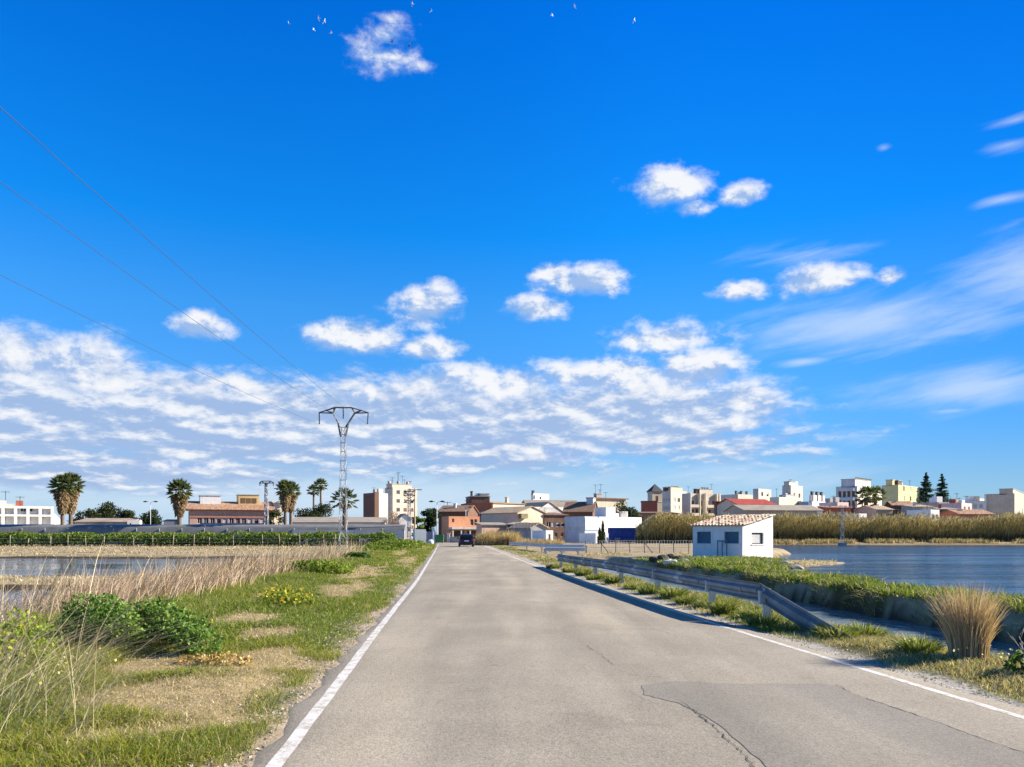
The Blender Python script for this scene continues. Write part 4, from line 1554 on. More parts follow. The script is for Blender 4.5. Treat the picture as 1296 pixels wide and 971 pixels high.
# ------------------------------------------------------------------ buildings
W = lambda n, c, **k: pmat('wall_' + n, c, var=k.pop('var', .10), scale=k.pop('scale', .25), stain=k.pop('stain', .5), fine=k.pop('fine', 2.5), bump=.15, bscale=6, **k)
CREAM = W('cream', (0.68, 0.58, 0.43))
CREAM2 = W('pale_cream', (0.74, 0.66, 0.52))
WHITE = W('white', (0.82, 0.81, 0.78), stain=.25, var=.05)
OFFWHITE = W('offwhite', (0.72, 0.69, 0.64))
BEIGE = W('beige', (0.52, 0.43, 0.32))
PEACH = W('peach', (0.80, 0.37, 0.19), stain=.3)
BROWN = W('brown', (0.19, 0.105, 0.07))
REDBROWN = W('red_brown', (0.21, 0.075, 0.055))
BRICKRED = W('brick_red', (0.42, 0.13, 0.08))
PINKBR = W('pink_brick', (0.55, 0.34, 0.26))
GREY = W('grey', (0.38, 0.37, 0.36))
BLUEGREY = W('blue_grey', (0.50, 0.56, 0.62))
YELLOW = W('yellow', (0.74, 0.66, 0.32))
OCHRE = W('ochre', (0.70, 0.50, 0.22))
PINK = W('pink', (0.76, 0.58, 0.54))
DARKST = W('dark_stone', (0.13, 0.10, 0.085))
COBALT = pmat('cobalt_sheet', (0.012, 0.05, 0.27), .6, var=.2, stain=.4)
CONC = pmat('concrete', (0.46, 0.44, 0.41), .9, stain=.5)
LTROOF = pmat('pale_roof_sheet', (0.38, 0.33, 0.26), .8, stain=.4)
DARKMETAL = pmat('dark_metal', (0.06, 0.06, 0.065), .5, metal=.3)
TRIM = pmat('white_trim', (0.74, 0.73, 0.70), .7)
BLIND = pmat('blind_slats', (0.55, 0.52, 0.46), .8)
SHUT = pmat('wood_shutter', (0.17, 0.10, 0.06), .7)
GLASS = glassmat('window_glass')


def tilemat(name, cols, sx=2.6, ang=0.0):
    """curved clay tiles: rows and columns with each tile its own shade"""
    if name in MATS:
        return MATS[name]
    m = bpy.data.materials.new(name)
    m.use_nodes = True
    nt = NT(m.node_tree)
    b_ = m.node_tree.nodes['Principled BSDF']
    mp = nt.new('ShaderNodeMapping')
    nt.link(nt.new('ShaderNodeTexCoord').outputs['Object'], mp.inputs[0])
    mp.inputs['Rotation'].default_value = (0, 0, ang)
    mp.inputs['Scale'].default_value = (sx * 1.6, sx, 0.01)
    vo = nt.new('ShaderNodeTexVoronoi')
    nt.link(mp.outputs[0], vo.inputs['Vector'])
    vo.inputs['Scale'].default_value = 1.0
    vo.inputs['Randomness'].default_value = .35
    sc_ = nt.new('ShaderNodeSeparateColor')
    nt.link(vo.outputs['Color'], sc_.inputs[0])
    c_ = nt.ramp(sc_.outputs[0], [(i / (len(cols) - 1), q) for i, q in enumerate(cols)])
    wv = nt.new('ShaderNodeTexWave', wave_type='BANDS', bands_direction='X')
    nt.link(mp.outputs[0], wv.inputs['Vector'])
    wv.inputs['Scale'].default_value = .32
    bp_ = nt.new('ShaderNodeBump')
    bp_.inputs['Strength'].default_value = 1
    bp_.inputs['Distance'].default_value = .08
    nt.link(wv.outputs[1], bp_.inputs['Height'])
    nt.link(bp_.outputs[0], b_.inputs['Normal'])
    nt.link(c_, b_.inputs['Base Color'])
    b_.inputs['Roughness'].default_value = .9
    MATS[name] = m
    return m


TILE = tilemat('clay_tile', [(0.24, 0.12, 0.07), (0.40, 0.22, 0.13), (0.50, 0.33, 0.21), (0.32, 0.17, 0.10)])
TILEBR = tilemat('brown_tile', [(0.16, 0.10, 0.07), (0.26, 0.16, 0.10), (0.21, 0.13, 0.09)])
TILERED = tilemat('red_tile', [(0.36, 0.045, 0.03), (0.48, 0.07, 0.045), (0.28, 0.04, 0.03)])
TILETAN = tilemat('tan_tile', [(0.42, 0.31, 0.20), (0.52, 0.40, 0.27), (0.35, 0.25, 0.16)])
TILEDK = tilemat('slate_tile', [(0.05, 0.055, 0.065), (0.08, 0.085, 0.095), (0.065, 0.065, 0.07)])


def wallface(mb, o, e, inw, L, z0, z1, holes, dep=.18, mi=0):
    """wall sheet from o along e, with openings and their reveals. holes: (u0,u1,za,zb)"""
    us = sorted({0.0, L} | {h[0] for h in holes} | {h[1] for h in holes})
    zs = sorted({z0, z1} | {h[2] for h in holes} | {h[3] for h in holes})
    Pt = lambda u, z, d=0.0: Vector((o.x, o.y, 0)) + e * u + inw * d + Vector((0, 0, z))
    for a_, b_ in zip(us, us[1:]):
        for c_, d_ in zip(zs, zs[1:]):
            um, zm = (a_ + b_) / 2, (c_ + d_) / 2
            if any(h[0] < um < h[1] and h[2] < zm < h[3] for h in holes):
                continue
            mb.quad(Pt(a_, c_), Pt(b_, c_), Pt(b_, d_), Pt(a_, d_), mi)
    for (a_, b_, c_, d_) in holes:
        for (p, q) in (((a_, c_), (b_, c_)), ((b_, c_), (b_, d_)), ((b_, d_), (a_, d_)), ((a_, d_), (a_, c_))):
            mb.quad(Pt(*p), Pt(*q), Pt(q[0], q[1], dep), Pt(p[0], p[1], dep), mi)


def window(o, e, inw, h, root, kind='glass', dep=.18, name='window'):
    """frame with cross bar and a pane set back in the opening"""
    a_, b_, c_, d_ = h
    w_, t_ = b_ - a_, d_ - c_
    fr = (Vector((o.x, o.y, 0)) + e * a_ + inw * (dep - .07), e, inw)
    f = min(.07, w_ * .12)
    mb = MB()
    mb.boxf(fr, 0, w_, 0, .06, c_, c_ + f)
    mb.boxf(fr, 0, w_, 0, .06, d_ - f, d_)
    mb.boxf(fr, 0, f, 0, .06, c_ + f, d_ - f)
    mb.boxf(fr, w_ - f, w_, 0, .06, c_ + f, d_ - f)
    if kind == 'glass' and w_ > .9:
        mb.boxf(fr, w_ / 2 - f / 2, w_ / 2 + f / 2, 0, .06, c_ + f, d_ - f)
    pm = {'glass': GLASS, 'blind': BLIND, 'shut': SHUT}.get(kind, kind)
    zc = d_ if kind != 'half' else d_
    mb.boxf(fr, f, w_ - f, .03, .05, c_ + f, zc - f, 1)
    if kind == 'half':
        mb.boxf(fr, f, w_ - f, .01, .028, c_ + t_ * random.uniform(.3, .7), d_ - f, 2)
    mb.build(name, [TRIM, GLASS if kind == 'half' else pm, BLIND], root)


BLOCKS = []


class Block:
    def __init__(s, name, label, D, pl, pc, pr, ptop, th, wall, roof='flat', roofmat=None, wr=(), wl=(), LL=None, LR=None, base=-.3, rise=1.5, cat='building', over=.3, doors=(), gz=None):
        BLOCKS.append(s)
        s.flat = roof == 'flat'
        th = R(th)
        eR, eL = Vector((math.cos(th), math.sin(th), 0)), Vector((-math.sin(th), math.cos(th), 0))
        u = (pc - CX) / F
        C_ = Vector((u * D, D, 0))

        def ext(px, e):
            k = (px - CX) / F
            return (k * D - C_.x) / (e.x - k * e.y)
        s.C, s.eR, s.eL, s.D = C_, eR, eL, D
        s.LR = LR or ext(pr, eR)
        s.LL = LL or (abs(ext(pl, eL)) if abs(pl - pc) > .6 else 8.0)
        s.zt = CH - (ptop - HY) / F * D
        s.zb = base
        s.root = empty(name, (C_.x, C_.y, base), label, cat)
        s.ext = ext
        s.wall = wall
        s.roofmat = roofmat
        s.rise = rise
        hr = s.holes(wr, eR, s.LR)
        hl = s.holes(wl, eL, s.LL)
        hd = s.holes(doors, eR, s.LR)
        mb = MB()
        z0, z1 = s.zb, s.zt
        wallface(mb, C_, eR, eL, s.LR, z0, z1, [h[:4] for h in hr + hd])
        wallface(mb, C_, eL, eR, s.LL, z0, z1, [h[:4] for h in hl])
        wallface(mb, C_ + eL * s.LL, eR, -eL, s.LR, z0, z1, [])
        wallface(mb, C_ + eR * s.LR, eL, -eR, s.LL, z0, z1, [])
        fr = (C_, eR, eL)
        s.fr = fr
        if roof == 'flat':
            t = .22
            q = .35
            A, B = s.LR, s.LL
            pp = lambda a_, b_, z: C_ + eR * a_ + eL * b_ + Vector((0, 0, z))
            o4 = [(0, 0), (A, 0), (A, B), (0, B)]
            i4 = [(t, t), (A - t, t), (A - t, B - t), (t, B - t)]
            for k in range(4):
                n_ = (k + 1) % 4
                mb.quad(pp(*o4[k], z1), pp(*o4[n_], z1), pp(*i4[n_], z1), pp(*i4[k], z1))
                mb.quad(pp(*i4[k], z1), pp(*i4[n_], z1), pp(*i4[n_], z1 - q), pp(*i4[k], z1 - q))
        elif roof in ('gableL', 'gableR', 'shedR', 'shedL'):
            pass
        rm = MB()
        A, B = s.LR, s.LL
        G = lambda a_, b_, z: C_ + eR * a_ + eL * b_ + Vector((0, 0, z))
        th_ = Vector((0, 0, .14))
        if roof == 'flat':
            rm.quad(G(.22, .22, z1 - .35), G(A - .22, .22, z1 - .35), G(A - .22, B - .22, z1 - .35), G(.22, B - .22, z1 - .35))
        elif roof == 'slab':
            rm.boxf(fr, -over, A + over, -over, B + over, z1, z1 + .3)
        elif roof == 'gableL':      # ridge runs back; gable triangle on the right face
            h = rise
            for b_ in (0, B):
                mb.add([G(0, b_, z1), G(A, b_, z1), G(A / 2, b_, z1 + h)], [(0, 1, 2)])
            k = h / (A / 2)
            for sgn in (0, 1):
                a0 = -over if sgn == 0 else A + over
                p0, p1 = (a0, z1 - over * k + .01), (A / 2, z1 + h + .01)
                rm.prism([G(p0[0], -over, p0[1]), G(p1[0], -over, p1[1]), G(p1[0], B + over, p1[1]), G(p0[0], B + over, p0[1])], th_)
        elif roof == 'gableR':      # ridge parallel to the right face
            h = rise
            for a_ in (0, A):
                mb.add([G(a_, 0, z1), G(a_, B, z1), G(a_, B / 2, z1 + h)], [(0, 1, 2)])
            k = h / (B / 2)
            for sgn in (0, 1):
                b0 = -over if sgn == 0 else B + over
                p0, p1 = (b0, z1 - over * k + .01), (B / 2, z1 + h + .01)
                rm.prism([G(-over, p0[0], p0[1]), G(A + over, p0[0], p0[1]), G(A + over, p1[0], p1[1]), G(-over, p1[0], p1[1])], th_)
        elif roof == 'shedR':       # high at the back
            h = rise
            mb.quad(G(0, B, z1), G(A, B, z1), G(A, B, z1 + h), G(0, B, z1 + h))
            for a_ in (0, A):
                mb.add([G(a_, 0, z1), G(a_, B, z1), G(a_, B, z1 + h)], [(0, 1, 2)])
            k = h / B
            rm.prism([G(-over, -over, z1 - over * k + .01), G(A + over, -over, z1 - over * k + .01), G(A + over, B + over, z1 + h + over * k + .01), G(-over, B + over, z1 + h + over * k + .01)], th_)
        elif roof == 'hip':
            h = rise
            ct = G(A / 2, B / 2, z1 + h)
            c4 = [G(-over, -over, z1), G(A + over, -over, z1), G(A + over, B + over, z1), G(-over, B + over, z1)]
            rm.add(c4 + [ct], [(0, 1, 4), (1, 2, 4), (2, 3, 4), (3, 0, 4), (3, 2, 1, 0)])
        mb.build('wall', wall, s.root)
        rm.build('roof', roofmat or CONC, s.root)
        for hs, e, inw in ((hr, eR, eL), (hl, eL, eR)):
            for h in hs:
                window(C_, e, inw, h[:4], s.root, h[4])
        for h in hd:
            window(C_, eR, eL, h[:4], s.root, h[4], name='door')

    def holes(s, spec, e, L):
        out = []
        for w_ in spec:
            kind = w_[-1] if isinstance(w_[-1], (str, bpy.types.Material)) else 'glass'
            if w_[0] == 'grid':
                _, nc, nr, ww, hh, zf, dz = w_[:7]
                if s.D > 180:
                    ww, hh = min(ww * 1.4, .72 * L * .84 / nc), hh * 1.15
                m_ = w_[7] if len(w_) > 7 and isinstance(w_[7], float) else .08
                for r_ in range(nr):
                    for c_ in range(nc):
                        uc = L * (m_ + (1 - 2 * m_) * ((c_ + .5) / nc))
                        za = zf + r_ * dz
                        if uc - ww / 2 > .1 and uc + ww / 2 < L - .1 and za > s.zb and za + hh < s.zt - .2:
                            k_ = kind
                            if kind == 'mix':
                                k_ = random.choice(['glass', 'glass', 'blind', 'half', 'shut'])
                            out.append((uc - ww / 2, uc + ww / 2, za, za + hh, k_))
            else:
                x0, y0, x1, y1 = w_[:4]
                ua, ub = s.ext(x0, e), s.ext(x1, e)
                Dm = s.D + (ua + ub) / 2 * e.y
                za, zb = CH - (y1 - HY) / F * Dm, CH - (y0 - HY) / F * Dm
                ua, ub = max(.08, ua), min(L - .08, ub)
                if ub - ua > .1:
                    out.append((ua, ub, max(za, s.zb + .05), min(zb, s.zt - .06), kind))
        return out

    def part(s, name, u0, u1, v0, v1, z0, z1, mat, parent=None):
        """box part in the building's own frame (u along the right face, v along the left face)"""
        mb = MB()
        mb.boxf(s.fr, u0, u1, v0, v1, z0, z1)
        return mb.build(name, mat, parent or s.root)

    def pxpart(s, name, x0, y0, x1, y1, out, deep, mat):
        """box on the right face given by its outline in the photo"""
        ua, ub = s.ext(x0, s.eR), s.ext(x1, s.eR)
        Dm = s.D + (ua + ub) / 2 * s.eR.y
        return s.part(name, ua, ub, -out, deep, CH - (y1 - HY) / F * Dm, CH - (y0 - HY) / F * Dm, mat)

    def roofbox(s, u0, u1, v0, v1, h, mat, name='roof_house', cap=True, win=None):
        z = s.zt - .35
        mb = MB()
        mb.boxf(s.fr, u0 * s.LR, u1 * s.LR, v0 * s.LL, v1 * s.LL, z, s.zt + h)
        o = mb.build(name, mat, s.root)
        if cap:
            m2 = MB()
            m2.boxf(s.fr, u0 * s.LR - .15, u1 * s.LR + .15, v0 * s.LL - .15, v1 * s.LL + .15, s.zt + h, s.zt + h + .18)
            m2.build('roof_cap', CONC, o)
        return o

    def chimney(s, u, v, h, w=.6, mat=None):
        mb = MB()
        fr = s.fr
        mb.boxf(fr, u * s.LR - w / 2, u * s.LR + w / 2, v * s.LL - w / 2, v * s.LL + w / 2, s.zt - .5, s.zt + h)
        mb.boxf(fr, u * s.LR - w / 2 - .1, u * s.LR + w / 2 + .1, v * s.LL - w / 2 - .1, v * s.LL + w / 2 + .1, s.zt + h, s.zt + h + .15)
        return mb.build('chimney', mat or DARKST, s.root)

    def antenna(s, u, v, h, z=None):
        z = s.zt if z is None else z
        p = s.C + s.eR * (u * s.LR) + s.eL * (v * s.LL) + Vector((0, 0, z - .4))
        mb = MB()
        mb.tube([p, p + Vector((0, 0, h + .4))], .06, 5)
        tp = p + Vector((0, 0, h + .2))
        mb.bar(tp - s.eR * .8, tp + s.eR * .8, .06)
        for k in range(6):
            q = tp + s.eR * (-.75 + .3 * k)
            mb.bar(q - s.eL * (.45 - .04 * k), q + s.eL * (.45 - .04 * k), .04)
        return mb.build('antenna', DARKMETAL, s.root)

    def balconies(s, cols, zs, dep=1.2, mat=None):
        for (u0, u1) in cols:
            for z in zs:
                mb = MB()
                mb.boxf(s.fr, u0 * s.LR, u1 * s.LR, -dep, -.003, z - .2, z)
                o = mb.build('balcony', mat or s.wall, s.root)
                m2 = MB()
                a_, b_ = u0 * s.LR, u1 * s.LR
                m2.boxf(s.fr, a_, b_, -dep, -dep + .08, z, z + .95)
                m2.boxf(s.fr, a_, a_ + .08, -dep + .08, -.003, z, z + .95)
                m2.boxf(s.fr, b_ - .08, b_, -dep + .08, -.003, z, z + .95)
                m2.build('parapet', mat or s.wall, o)


zat = lambda py, D: CH - (py - HY) / F * D

# --- where the road meets the town
bk = Block('brown_house', 'dark brown house with low tiled roof behind the peach house', 154, 554, 555, 592, 648, -10, BROWN, 'gableR', TILEBR,
           [('grid', 4, 1, .9, 1.2, 3.4, 3, 'shut'), ('grid', 4, 1, .9, 1.4, .8, 3, 'shut')], LL=9, rise=1.3)
bk.chimney(.45, .3, 1.6, .5, WHITE)
bk.antenna(.15, .4, 2.2)
ph = Block('peach_house', 'bright peach house with arched loggia at the end of the road', 139, 567, 568, 607, 653.5, 24, PEACH, 'flat', CONC,
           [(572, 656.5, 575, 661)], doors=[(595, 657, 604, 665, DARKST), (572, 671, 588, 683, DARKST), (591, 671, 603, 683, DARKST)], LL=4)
# arch heads of the loggia
for (a_, b_) in ((595.2, 599.3), (600.2, 603.8)):
    ua, ub = ph.ext(a_, ph.eR), ph.ext(b_, ph.eR)
    Dm = ph.D + (ua + ub) / 2 * ph.eR.y
    zb_, zt_ = zat(664.8, Dm), zat(657.2, Dm)
    mb = MB()
    fr_ = ph.fr
    r_ = (ub - ua) / 2
    uc = (ua + ub) / 2
    zc = zt_ - r_
    prev = None
    for k in range(9):
        t = math.pi * k / 8
        p_ = (uc - r_ * math.cos(t), zc + r_ * math.sin(t))
        if prev:
            mb.prism([ph.C + ph.eR * prev[0] + ph.eL * .02 + Vector((0, 0, prev[1])), ph.C + ph.eR * p_[0] + ph.eL * .02 + Vector((0, 0, p_[1])),
                      ph.C + ph.eR * p_[0] + ph.eL * .02 + Vector((0, 0, zt_ + .02)), ph.C + ph.eR * prev[0] + ph.eL * .02 + Vector((0, 0, zt_ + .02))], ph.eL * .12)
        prev = p_
    mb.build('arch', PEACH, ph.root)
ph.pxpart('pillar', 599.3, 657, 600.3, 665, -.02, .14, PEACH)
can = ph.pxpart('porch_roof', 567, 667.5, 613, 670, 2.2, -.003, OFFWHITE)
for u_ in (568.5, 579, 590, 601, 611):
    ua = ph.ext(u_, ph.eR)
    ph.part('porch_post', ua - .1, ua + .1, -2.1, -1.9, -.3, zat(670, 139) - .25, OFFWHITE)
rb = Block('brick_house', 'tall dark red brick house with a pale top floor behind the road end', 176, 591, 592, 622, 636.5, 14, REDBROWN, 'flat', CONC,
           [('grid', 4, 2, 1.0, 1.3, 2.2, 3.2, 'mix')], LL=9)
rb.roofbox(.2, .98, .15, .9, 1.5, BROWN)
rb.roofbox(.62, .97, .2, .95, 2.1, CREAM2, 'top_floor')
rb.chimney(.22, .2, 2.6, .45)
cb = Block('cream_house', 'pale cream house end rising behind the gabled barn', 182, 622, 624, 664, 637, 42, CREAM2, 'shedR', TILETAN, [('grid', 1, 1, .8, 1, 6, 3, 'shut')], LL=10, rise=.8)
cb.chimney(.7, .3, 1.6, .7, CREAM)
gh = Block('gabled_barn', 'windowless cream barn with bright gable wall right of the road end', 163, 632, 655, 690, 649, 42, CREAM, 'gableL', TILETAN, LL=12, rise=1.35)
gh.part('lean_to', .3, 2.2, -.9, -.003, gh.zt - 1.2, gh.zt - .2, W('olive', (0.25, 0.22, 0.12)))
lp = Block('low_pink_house', 'low pinkish shed with a shallow roof behind the dry grass mound', 132, 609, 610, 641, 664.5, 26, W('pale_pink', (0.72, 0.47, 0.34)), 'shedR', LTROOF, LL=2.4, rise=.3)
cp = Block('open_shed', 'dark open-fronted shed under a pale sheet roof beside the pink shed', 134, 641, 642, 660, 664.5, -12, DARKST, 'shedR', LTROOF, doors=[(643, 667, 650, 682, SHUT), (651, 667, 658, 682, DARKST)], LL=6, rise=.4)  # dark wall colour stands in for the shade inside the open front
gb = Block('grey_barn', 'small grey barn with a tiled roof and blue sheets on its side', 126, 648, 672, 692, 668, 30, GREY, 'gableL', TILETAN,
           [(675, 672, 678, 676, 'shut'), (682, 674, 686, 681, 'shut')], LL=7, rise=.7)
ws = Block('white_shed', 'small white box shed with flat roof beside the grey barn', 120, 690, 691, 700, 671.5, 36, WHITE, 'flat', CONC, LL=3.5, doors=[(694, 676, 697, 684, 'shut')])
# --- middle row
fw = Block('white_block', 'distant white rooftop block with dark doorway above the tan hall', 300, 672, 675, 695, 624.5, 35, WHITE, 'flat', CONC, [(674.5, 627, 677, 632, 'shut'), (683, 629, 685, 632)])
fw.chimney(.05, .5, 1.0, .8)
hl = Block('tan_hall', 'wide tan hall with a shallow pitched roof behind the white gable house', 236, 668, 669, 736, 643, 8, BEIGE, 'gableR', LTROOF, LL=18, rise=2.7)
wg = Block('white_gable_house', 'white gable-fronted house with two arched windows', 204, 673, 674, 716, 650, 36, WHITE, 'gableL', TILETAN, [(690.7, 638, 693, 642, 'shut'), (688, 643.5, 690.3, 647.5, 'shut')], LL=12, rise=3.1)
# gable windows sit in the triangle: set them as proud framed panes
ru = Block('ruined_house', 'ruined brown brick house with patched wall left of the blue-grey house', 168, 688, 689, 718, 652, 22, W('ruin', (0.27, 0.16, 0.11), var=.25), 'shedR', TILEBR,
           [('grid', 4, 1, 1.0, 1.1, 3.0, 3, 'mix'), ('grid', 3, 1, .9, 1.0, .8, 3, 'shut')], LL=7, rise=.6)
dr = Block('dark_roof_house', 'house with a broad dark brown roof sloping up to the right', 196, 712, 713, 750, 648, -14, BROWN, 'gableR', TILEBR, [('grid', 4, 1, .9, 1.2, 3.8, 3, 'blind')], LL=10, rise=2.6)
dr.roofbox(.72, .95, .35, .8, 3.6, BLUEGREY)
ap = Block('apartment_house', 'cream apartment house with brown overhanging roof and many aerials', 246, 746, 755, 792, 631, 34, CREAM, 'slab', W('roof_brown', (0.28, 0.16, 0.11)),
           [('grid', 4, 3, 1.5, 1.8, 1.5, 3.1, 'mix')], [('grid', 2, 3, 1.2, 1.5, 1.5, 3.1, 'blind')], over=.8)
ap.balconies([(.06, .30), (.6, .9)], [4.3, 7.4])
for u_, v_, h_ in ((-.05, .2, 4.5), (.12, .3, 3.0), (.2, .5, 4.8), (.3, .2, 2.2)):
    ap.antenna(u_ + .06, v_, h_)
ap.roofbox(.05, .22, .2, .6, 1.5, CONC)
bg = Block('blue_grey_house', 'blue-grey house with white upper storey and two small windows', 130, 715, 740, 757, 653.5, 42, BLUEGREY, 'flat', CONC,
           [(743.5, 661, 746, 666), (750, 661, 752.5, 666), (743, 675, 747, 681, 'shut')], [('grid', 2, 1, .8, .9, 2.0, 2.4, 'blind')])
bg.pxpart('upper_wall', 740.3, 656, 757.2, 671, .12, -.003, WHITE).hide_render = False
wa = Block('white_annex', 'low white annex in front of the blue-grey house', 122, 753, 754, 770, 675, 36, WHITE, 'flat', CONC, LL=4, doors=[(761, 678, 764, 685, 'shut')])
wj = Block('white_wall_house', 'long plain white house with a raised chimney block', 152, 757, 758, 812, 654, 40, WHITE, 'flat', CONC, LL=5)
ua, ub = wj.ext(767, wj.eR), wj.ext(779, wj.eR)
wj.part('chimney_block', ua, ub, .004, 3, wj.zt - .3, zat(642.5, 156), WHITE)
wj.part('chimney_block', wj.ext(779.1, wj.eR), wj.ext(783, wj.eR), .004, 2.5, wj.zt - .3, zat(650, 158), WHITE)
wj.antenna(.5, .1, 1.0)
bt = Block('blue_shelter', 'cobalt blue sheet-sided shelter in front of the white house', 138, 770, 771, 813, 668, -4, COBALT, 'flat', COBALT, doors=[(778, 681, 785, 686, WHITE)], LL=5)
bt.part('awning', 1.0, 4.6, -1.0, -.003, bt.zt - 2.1, bt.zt - 1.95, COBALT)
# --- church and the blocks behind
ct = Block('church_tower', 'square church bell tower with a dark pyramid roof', 335, 822, 825.5, 838, 622, 20, W('tower_stone', (0.62, 0.52, 0.40)), 'hip', TILEDK,
           [(829.5, 628, 833, 634.5, 'shut'), (830.5, 637, 832, 639.5, 'shut')], LL=4, rise=3.4, over=.5)
ct.part('cornice', -.25, ct.LR + .25, -.25, ct.LL + .25, ct.zt - .55, ct.zt - .02, W('tower_stone', (0.6, 0.5, 0.4)))
ct.part('string_course', -.15, ct.LR + .15, -.15, ct.LL + .15, zat(635.5, 335), zat(634.8, 335), TRIM)
rc = Block('red_house', 'red-brown house directly below the church tower', 300, 811, 812, 832, 635, -8, BRICKRED, 'slab', BROWN, [('grid', 3, 2, 1.1, 1.3, 4.5, 3.2, 'mix')], LL=9, over=.2)
bw = Block('brick_wall_house', 'long low brown brick house behind the canes below the tower', 186, 812, 813, 858, 650, 4, W('tan_brick', (0.40, 0.25, 0.16)), 'shedR', TILEBR, [('grid', 5, 1, 1.0, 1.1, 2.2, 3, 'shut')], LL=8, rise=.5)
al = Block('narrow_apartments', 'narrow cream apartment block just right of the church tower', 325, 838, 849, 869, 621, 42, CREAM2, 'flat', CONC,
           [('grid', 3, 5, 1.2, 1.5, 2.0, 3.2, 'mix')], [('grid', 3, 5, 1.1, 1.4, 2.0, 3.2, 'blind')])
al.roofbox(.1, .85, .2, .8, 1.6, CREAM)
al.roofbox(-.0, .12, .5, .9, 1.4, BROWN)
for u_ in (.3, .45, .6):
    al.chimney(u_, .4, 2.0, .5)
am = Block('balcony_apartments', 'beige apartment block with stacked balconies and pale columns', 305, 863, 871, 909, 624.5, 30, CREAM, 'flat', CONC,
           [('grid', 6, 4, 1.3, 1.9, 2.2, 3.4, 'mix')])
am.balconies([(.04, .30), (.56, .86)], [5.2, 8.6, 12.0])
for u_ in (.0, .31, .50, .88, .97):
    am.part('column', u_ * am.LR, u_ * am.LR + .5, -1.3, -.004, -.3, am.zt + .15, CREAM2)
am.roofbox(.42, .85, .2, .8, 1.9, CREAM2)
am.roofbox(.34, .42, .3, .8, 1.9, BROWN)
for u_ in (.55, .63, .72):
    am.chimney(u_, .4, 2.5, .5)
am.antenna(.84, .3, 4.2)
nd = Block('dark_brick_house', 'dark brown house left of the red-roofed arcade', 216, 906, 907, 934, 636, -10, DARKST, 'slab', W('red_trim', (0.30, 0.08, 0.06)), [('grid', 4, 2, 1, 1.2, 2.5, 3.1, 'mix')], LL=9)
rr = Block('red_roof_house', 'cream arcaded house under a bright red tiled roof', 206, 930, 933, 980, 638, 20, CREAM, 'gableR', TILERED,
           [('grid', 6, 1, 1.15, 2.2, 4.6, 3, SHUT), ('grid', 6, 1, 1.0, 1.6, 1.2, 3, 'blind')], LL=9, rise=1.5, over=.5)
wb = Block('rooftop_flat', 'pale rooftop flat with three dark chimney pots behind the red roof', 290, 932, 934, 953, 625.5, 36, CREAM2, 'flat', CONC, LL=8)
for u_ in (.1, .45, .8):
    wb.chimney(u_, .2, 1.2, .6)
go = Block('grey_flats', 'grey and white flats behind the red roof, with a blank grey side', 282, 953, 960, 976, 618.5, 46, CREAM2, 'flat', CONC, [('grid', 2, 3, 1.2, 1.3, 9, 3.1, 'mix')])
pw = Block('beige_warehouse', 'long beige warehouse with pale shallow roof behind the white hut', 173, 941, 942, 1041, 646, 10, BEIGE, 'gableR', LTROOF, [('grid', 9, 1, 1.4, 1.2, 2.2, 3, GREY)], LL=10, rise=1.3)
pw.pxpart('white_pier', 1034, 647, 1040.5, 668, .12, -.003, WHITE)
pw.pxpart('white_pier', 997, 648, 999, 668, .12, -.003, WHITE)
q1 = Block('tower_flats', 'tall cream flats with an aerial, left of the white cube house', 276, 990, 1001, 1016, 614, 45, CREAM2, 'flat', CONC,
           [('grid', 2, 6, 1.1, 1.4, 2, 3.1, 'mix')], [('grid', 3, 6, 1.1, 1.5, 2, 3.1, 'shut')])
q1.roofbox(.0, .5, .2, .8, 1.2, CREAM2)
q1.antenna(.2, .3, 2.2)
q2 = Block('terrace_building', 'low pale terrace building in front of the tall cream flats', 256, 974, 986, 1014, 629, 40, CREAM2, 'flat', CONC, [('grid', 4, 3, 1.3, 1.3, 3, 3.1, 'mix')], [('grid', 3, 3, 1.2, 1.3, 3, 3.1, 'shut')])
q2.roofbox(.35, .75, .1, .5, .9, OFFWHITE)
bl_ = Block('blue_house', 'small blue-grey house between the cream flats and the white cube', 262, 1012, 1013, 1027, 635, -5, BLUEGREY, 'flat', CONC, LL=8)
wc_ = Block('white_cube_house', 'plain bright white cube house with three chimney pots', 246, 1023, 1028, 1056, 634.5, 40, WHITE, 'flat', CONC, [('grid', 3, 2, 1, 1.1, 2.6, 3, 'mix')])
wc_.roofbox(.0, .58, .1, .8, 2.0, WHITE, 'upper_storey', False)
for u_ in (.04, .25, .45):
    o_ = wc_.chimney(u_, .3, 3.0, .7)
sb = Block('apartment_block', 'large off-white apartment block with dark shaded balcony side', 262, 1058, 1085, 1117, 615, 46, W('warm_white', (0.78, 0.73, 0.65)), 'flat', CONC,
           [('grid', 4, 5, 1.0, 1.4, 4.0, 3.2, 'mix')], [('grid', 4, 6, 1.7, 1.9, 1.5, 3.1, SHUT)])
sb.roofbox(.0, .6, .1, .75, 2.3, OFFWHITE, 'penthouse')
sb.part('roof_rail', .1, sb.LR * .62, .6, .68, sb.zt + 2.5, sb.zt + 3.0, DARKMETAL)
for z_ in (6.5, 9.7, 12.9, 16.1):
    m_ = MB()
    m_.boxf(sb.fr, -1.2, -.003, sb.LL * .1, sb.LL * .62, z_ - .2, z_ + .75)
    m_.build('balcony', OFFWHITE, sb.root)
yt = Block('yellow_apartments', 'yellow apartment block with a windowless olive shaded side', 250, 1116, 1137, 1167, 613.5, 45, YELLOW, 'flat', CONC,
           [('grid', 3, 6, 1.1, 1.4, 3.0, 3.1, 'mix')])
yt.roofbox(.12, .28, .2, .5, 1.5, DARKST)
yt.roofbox(.0, .1, .35, .75, 1.6, YELLOW)
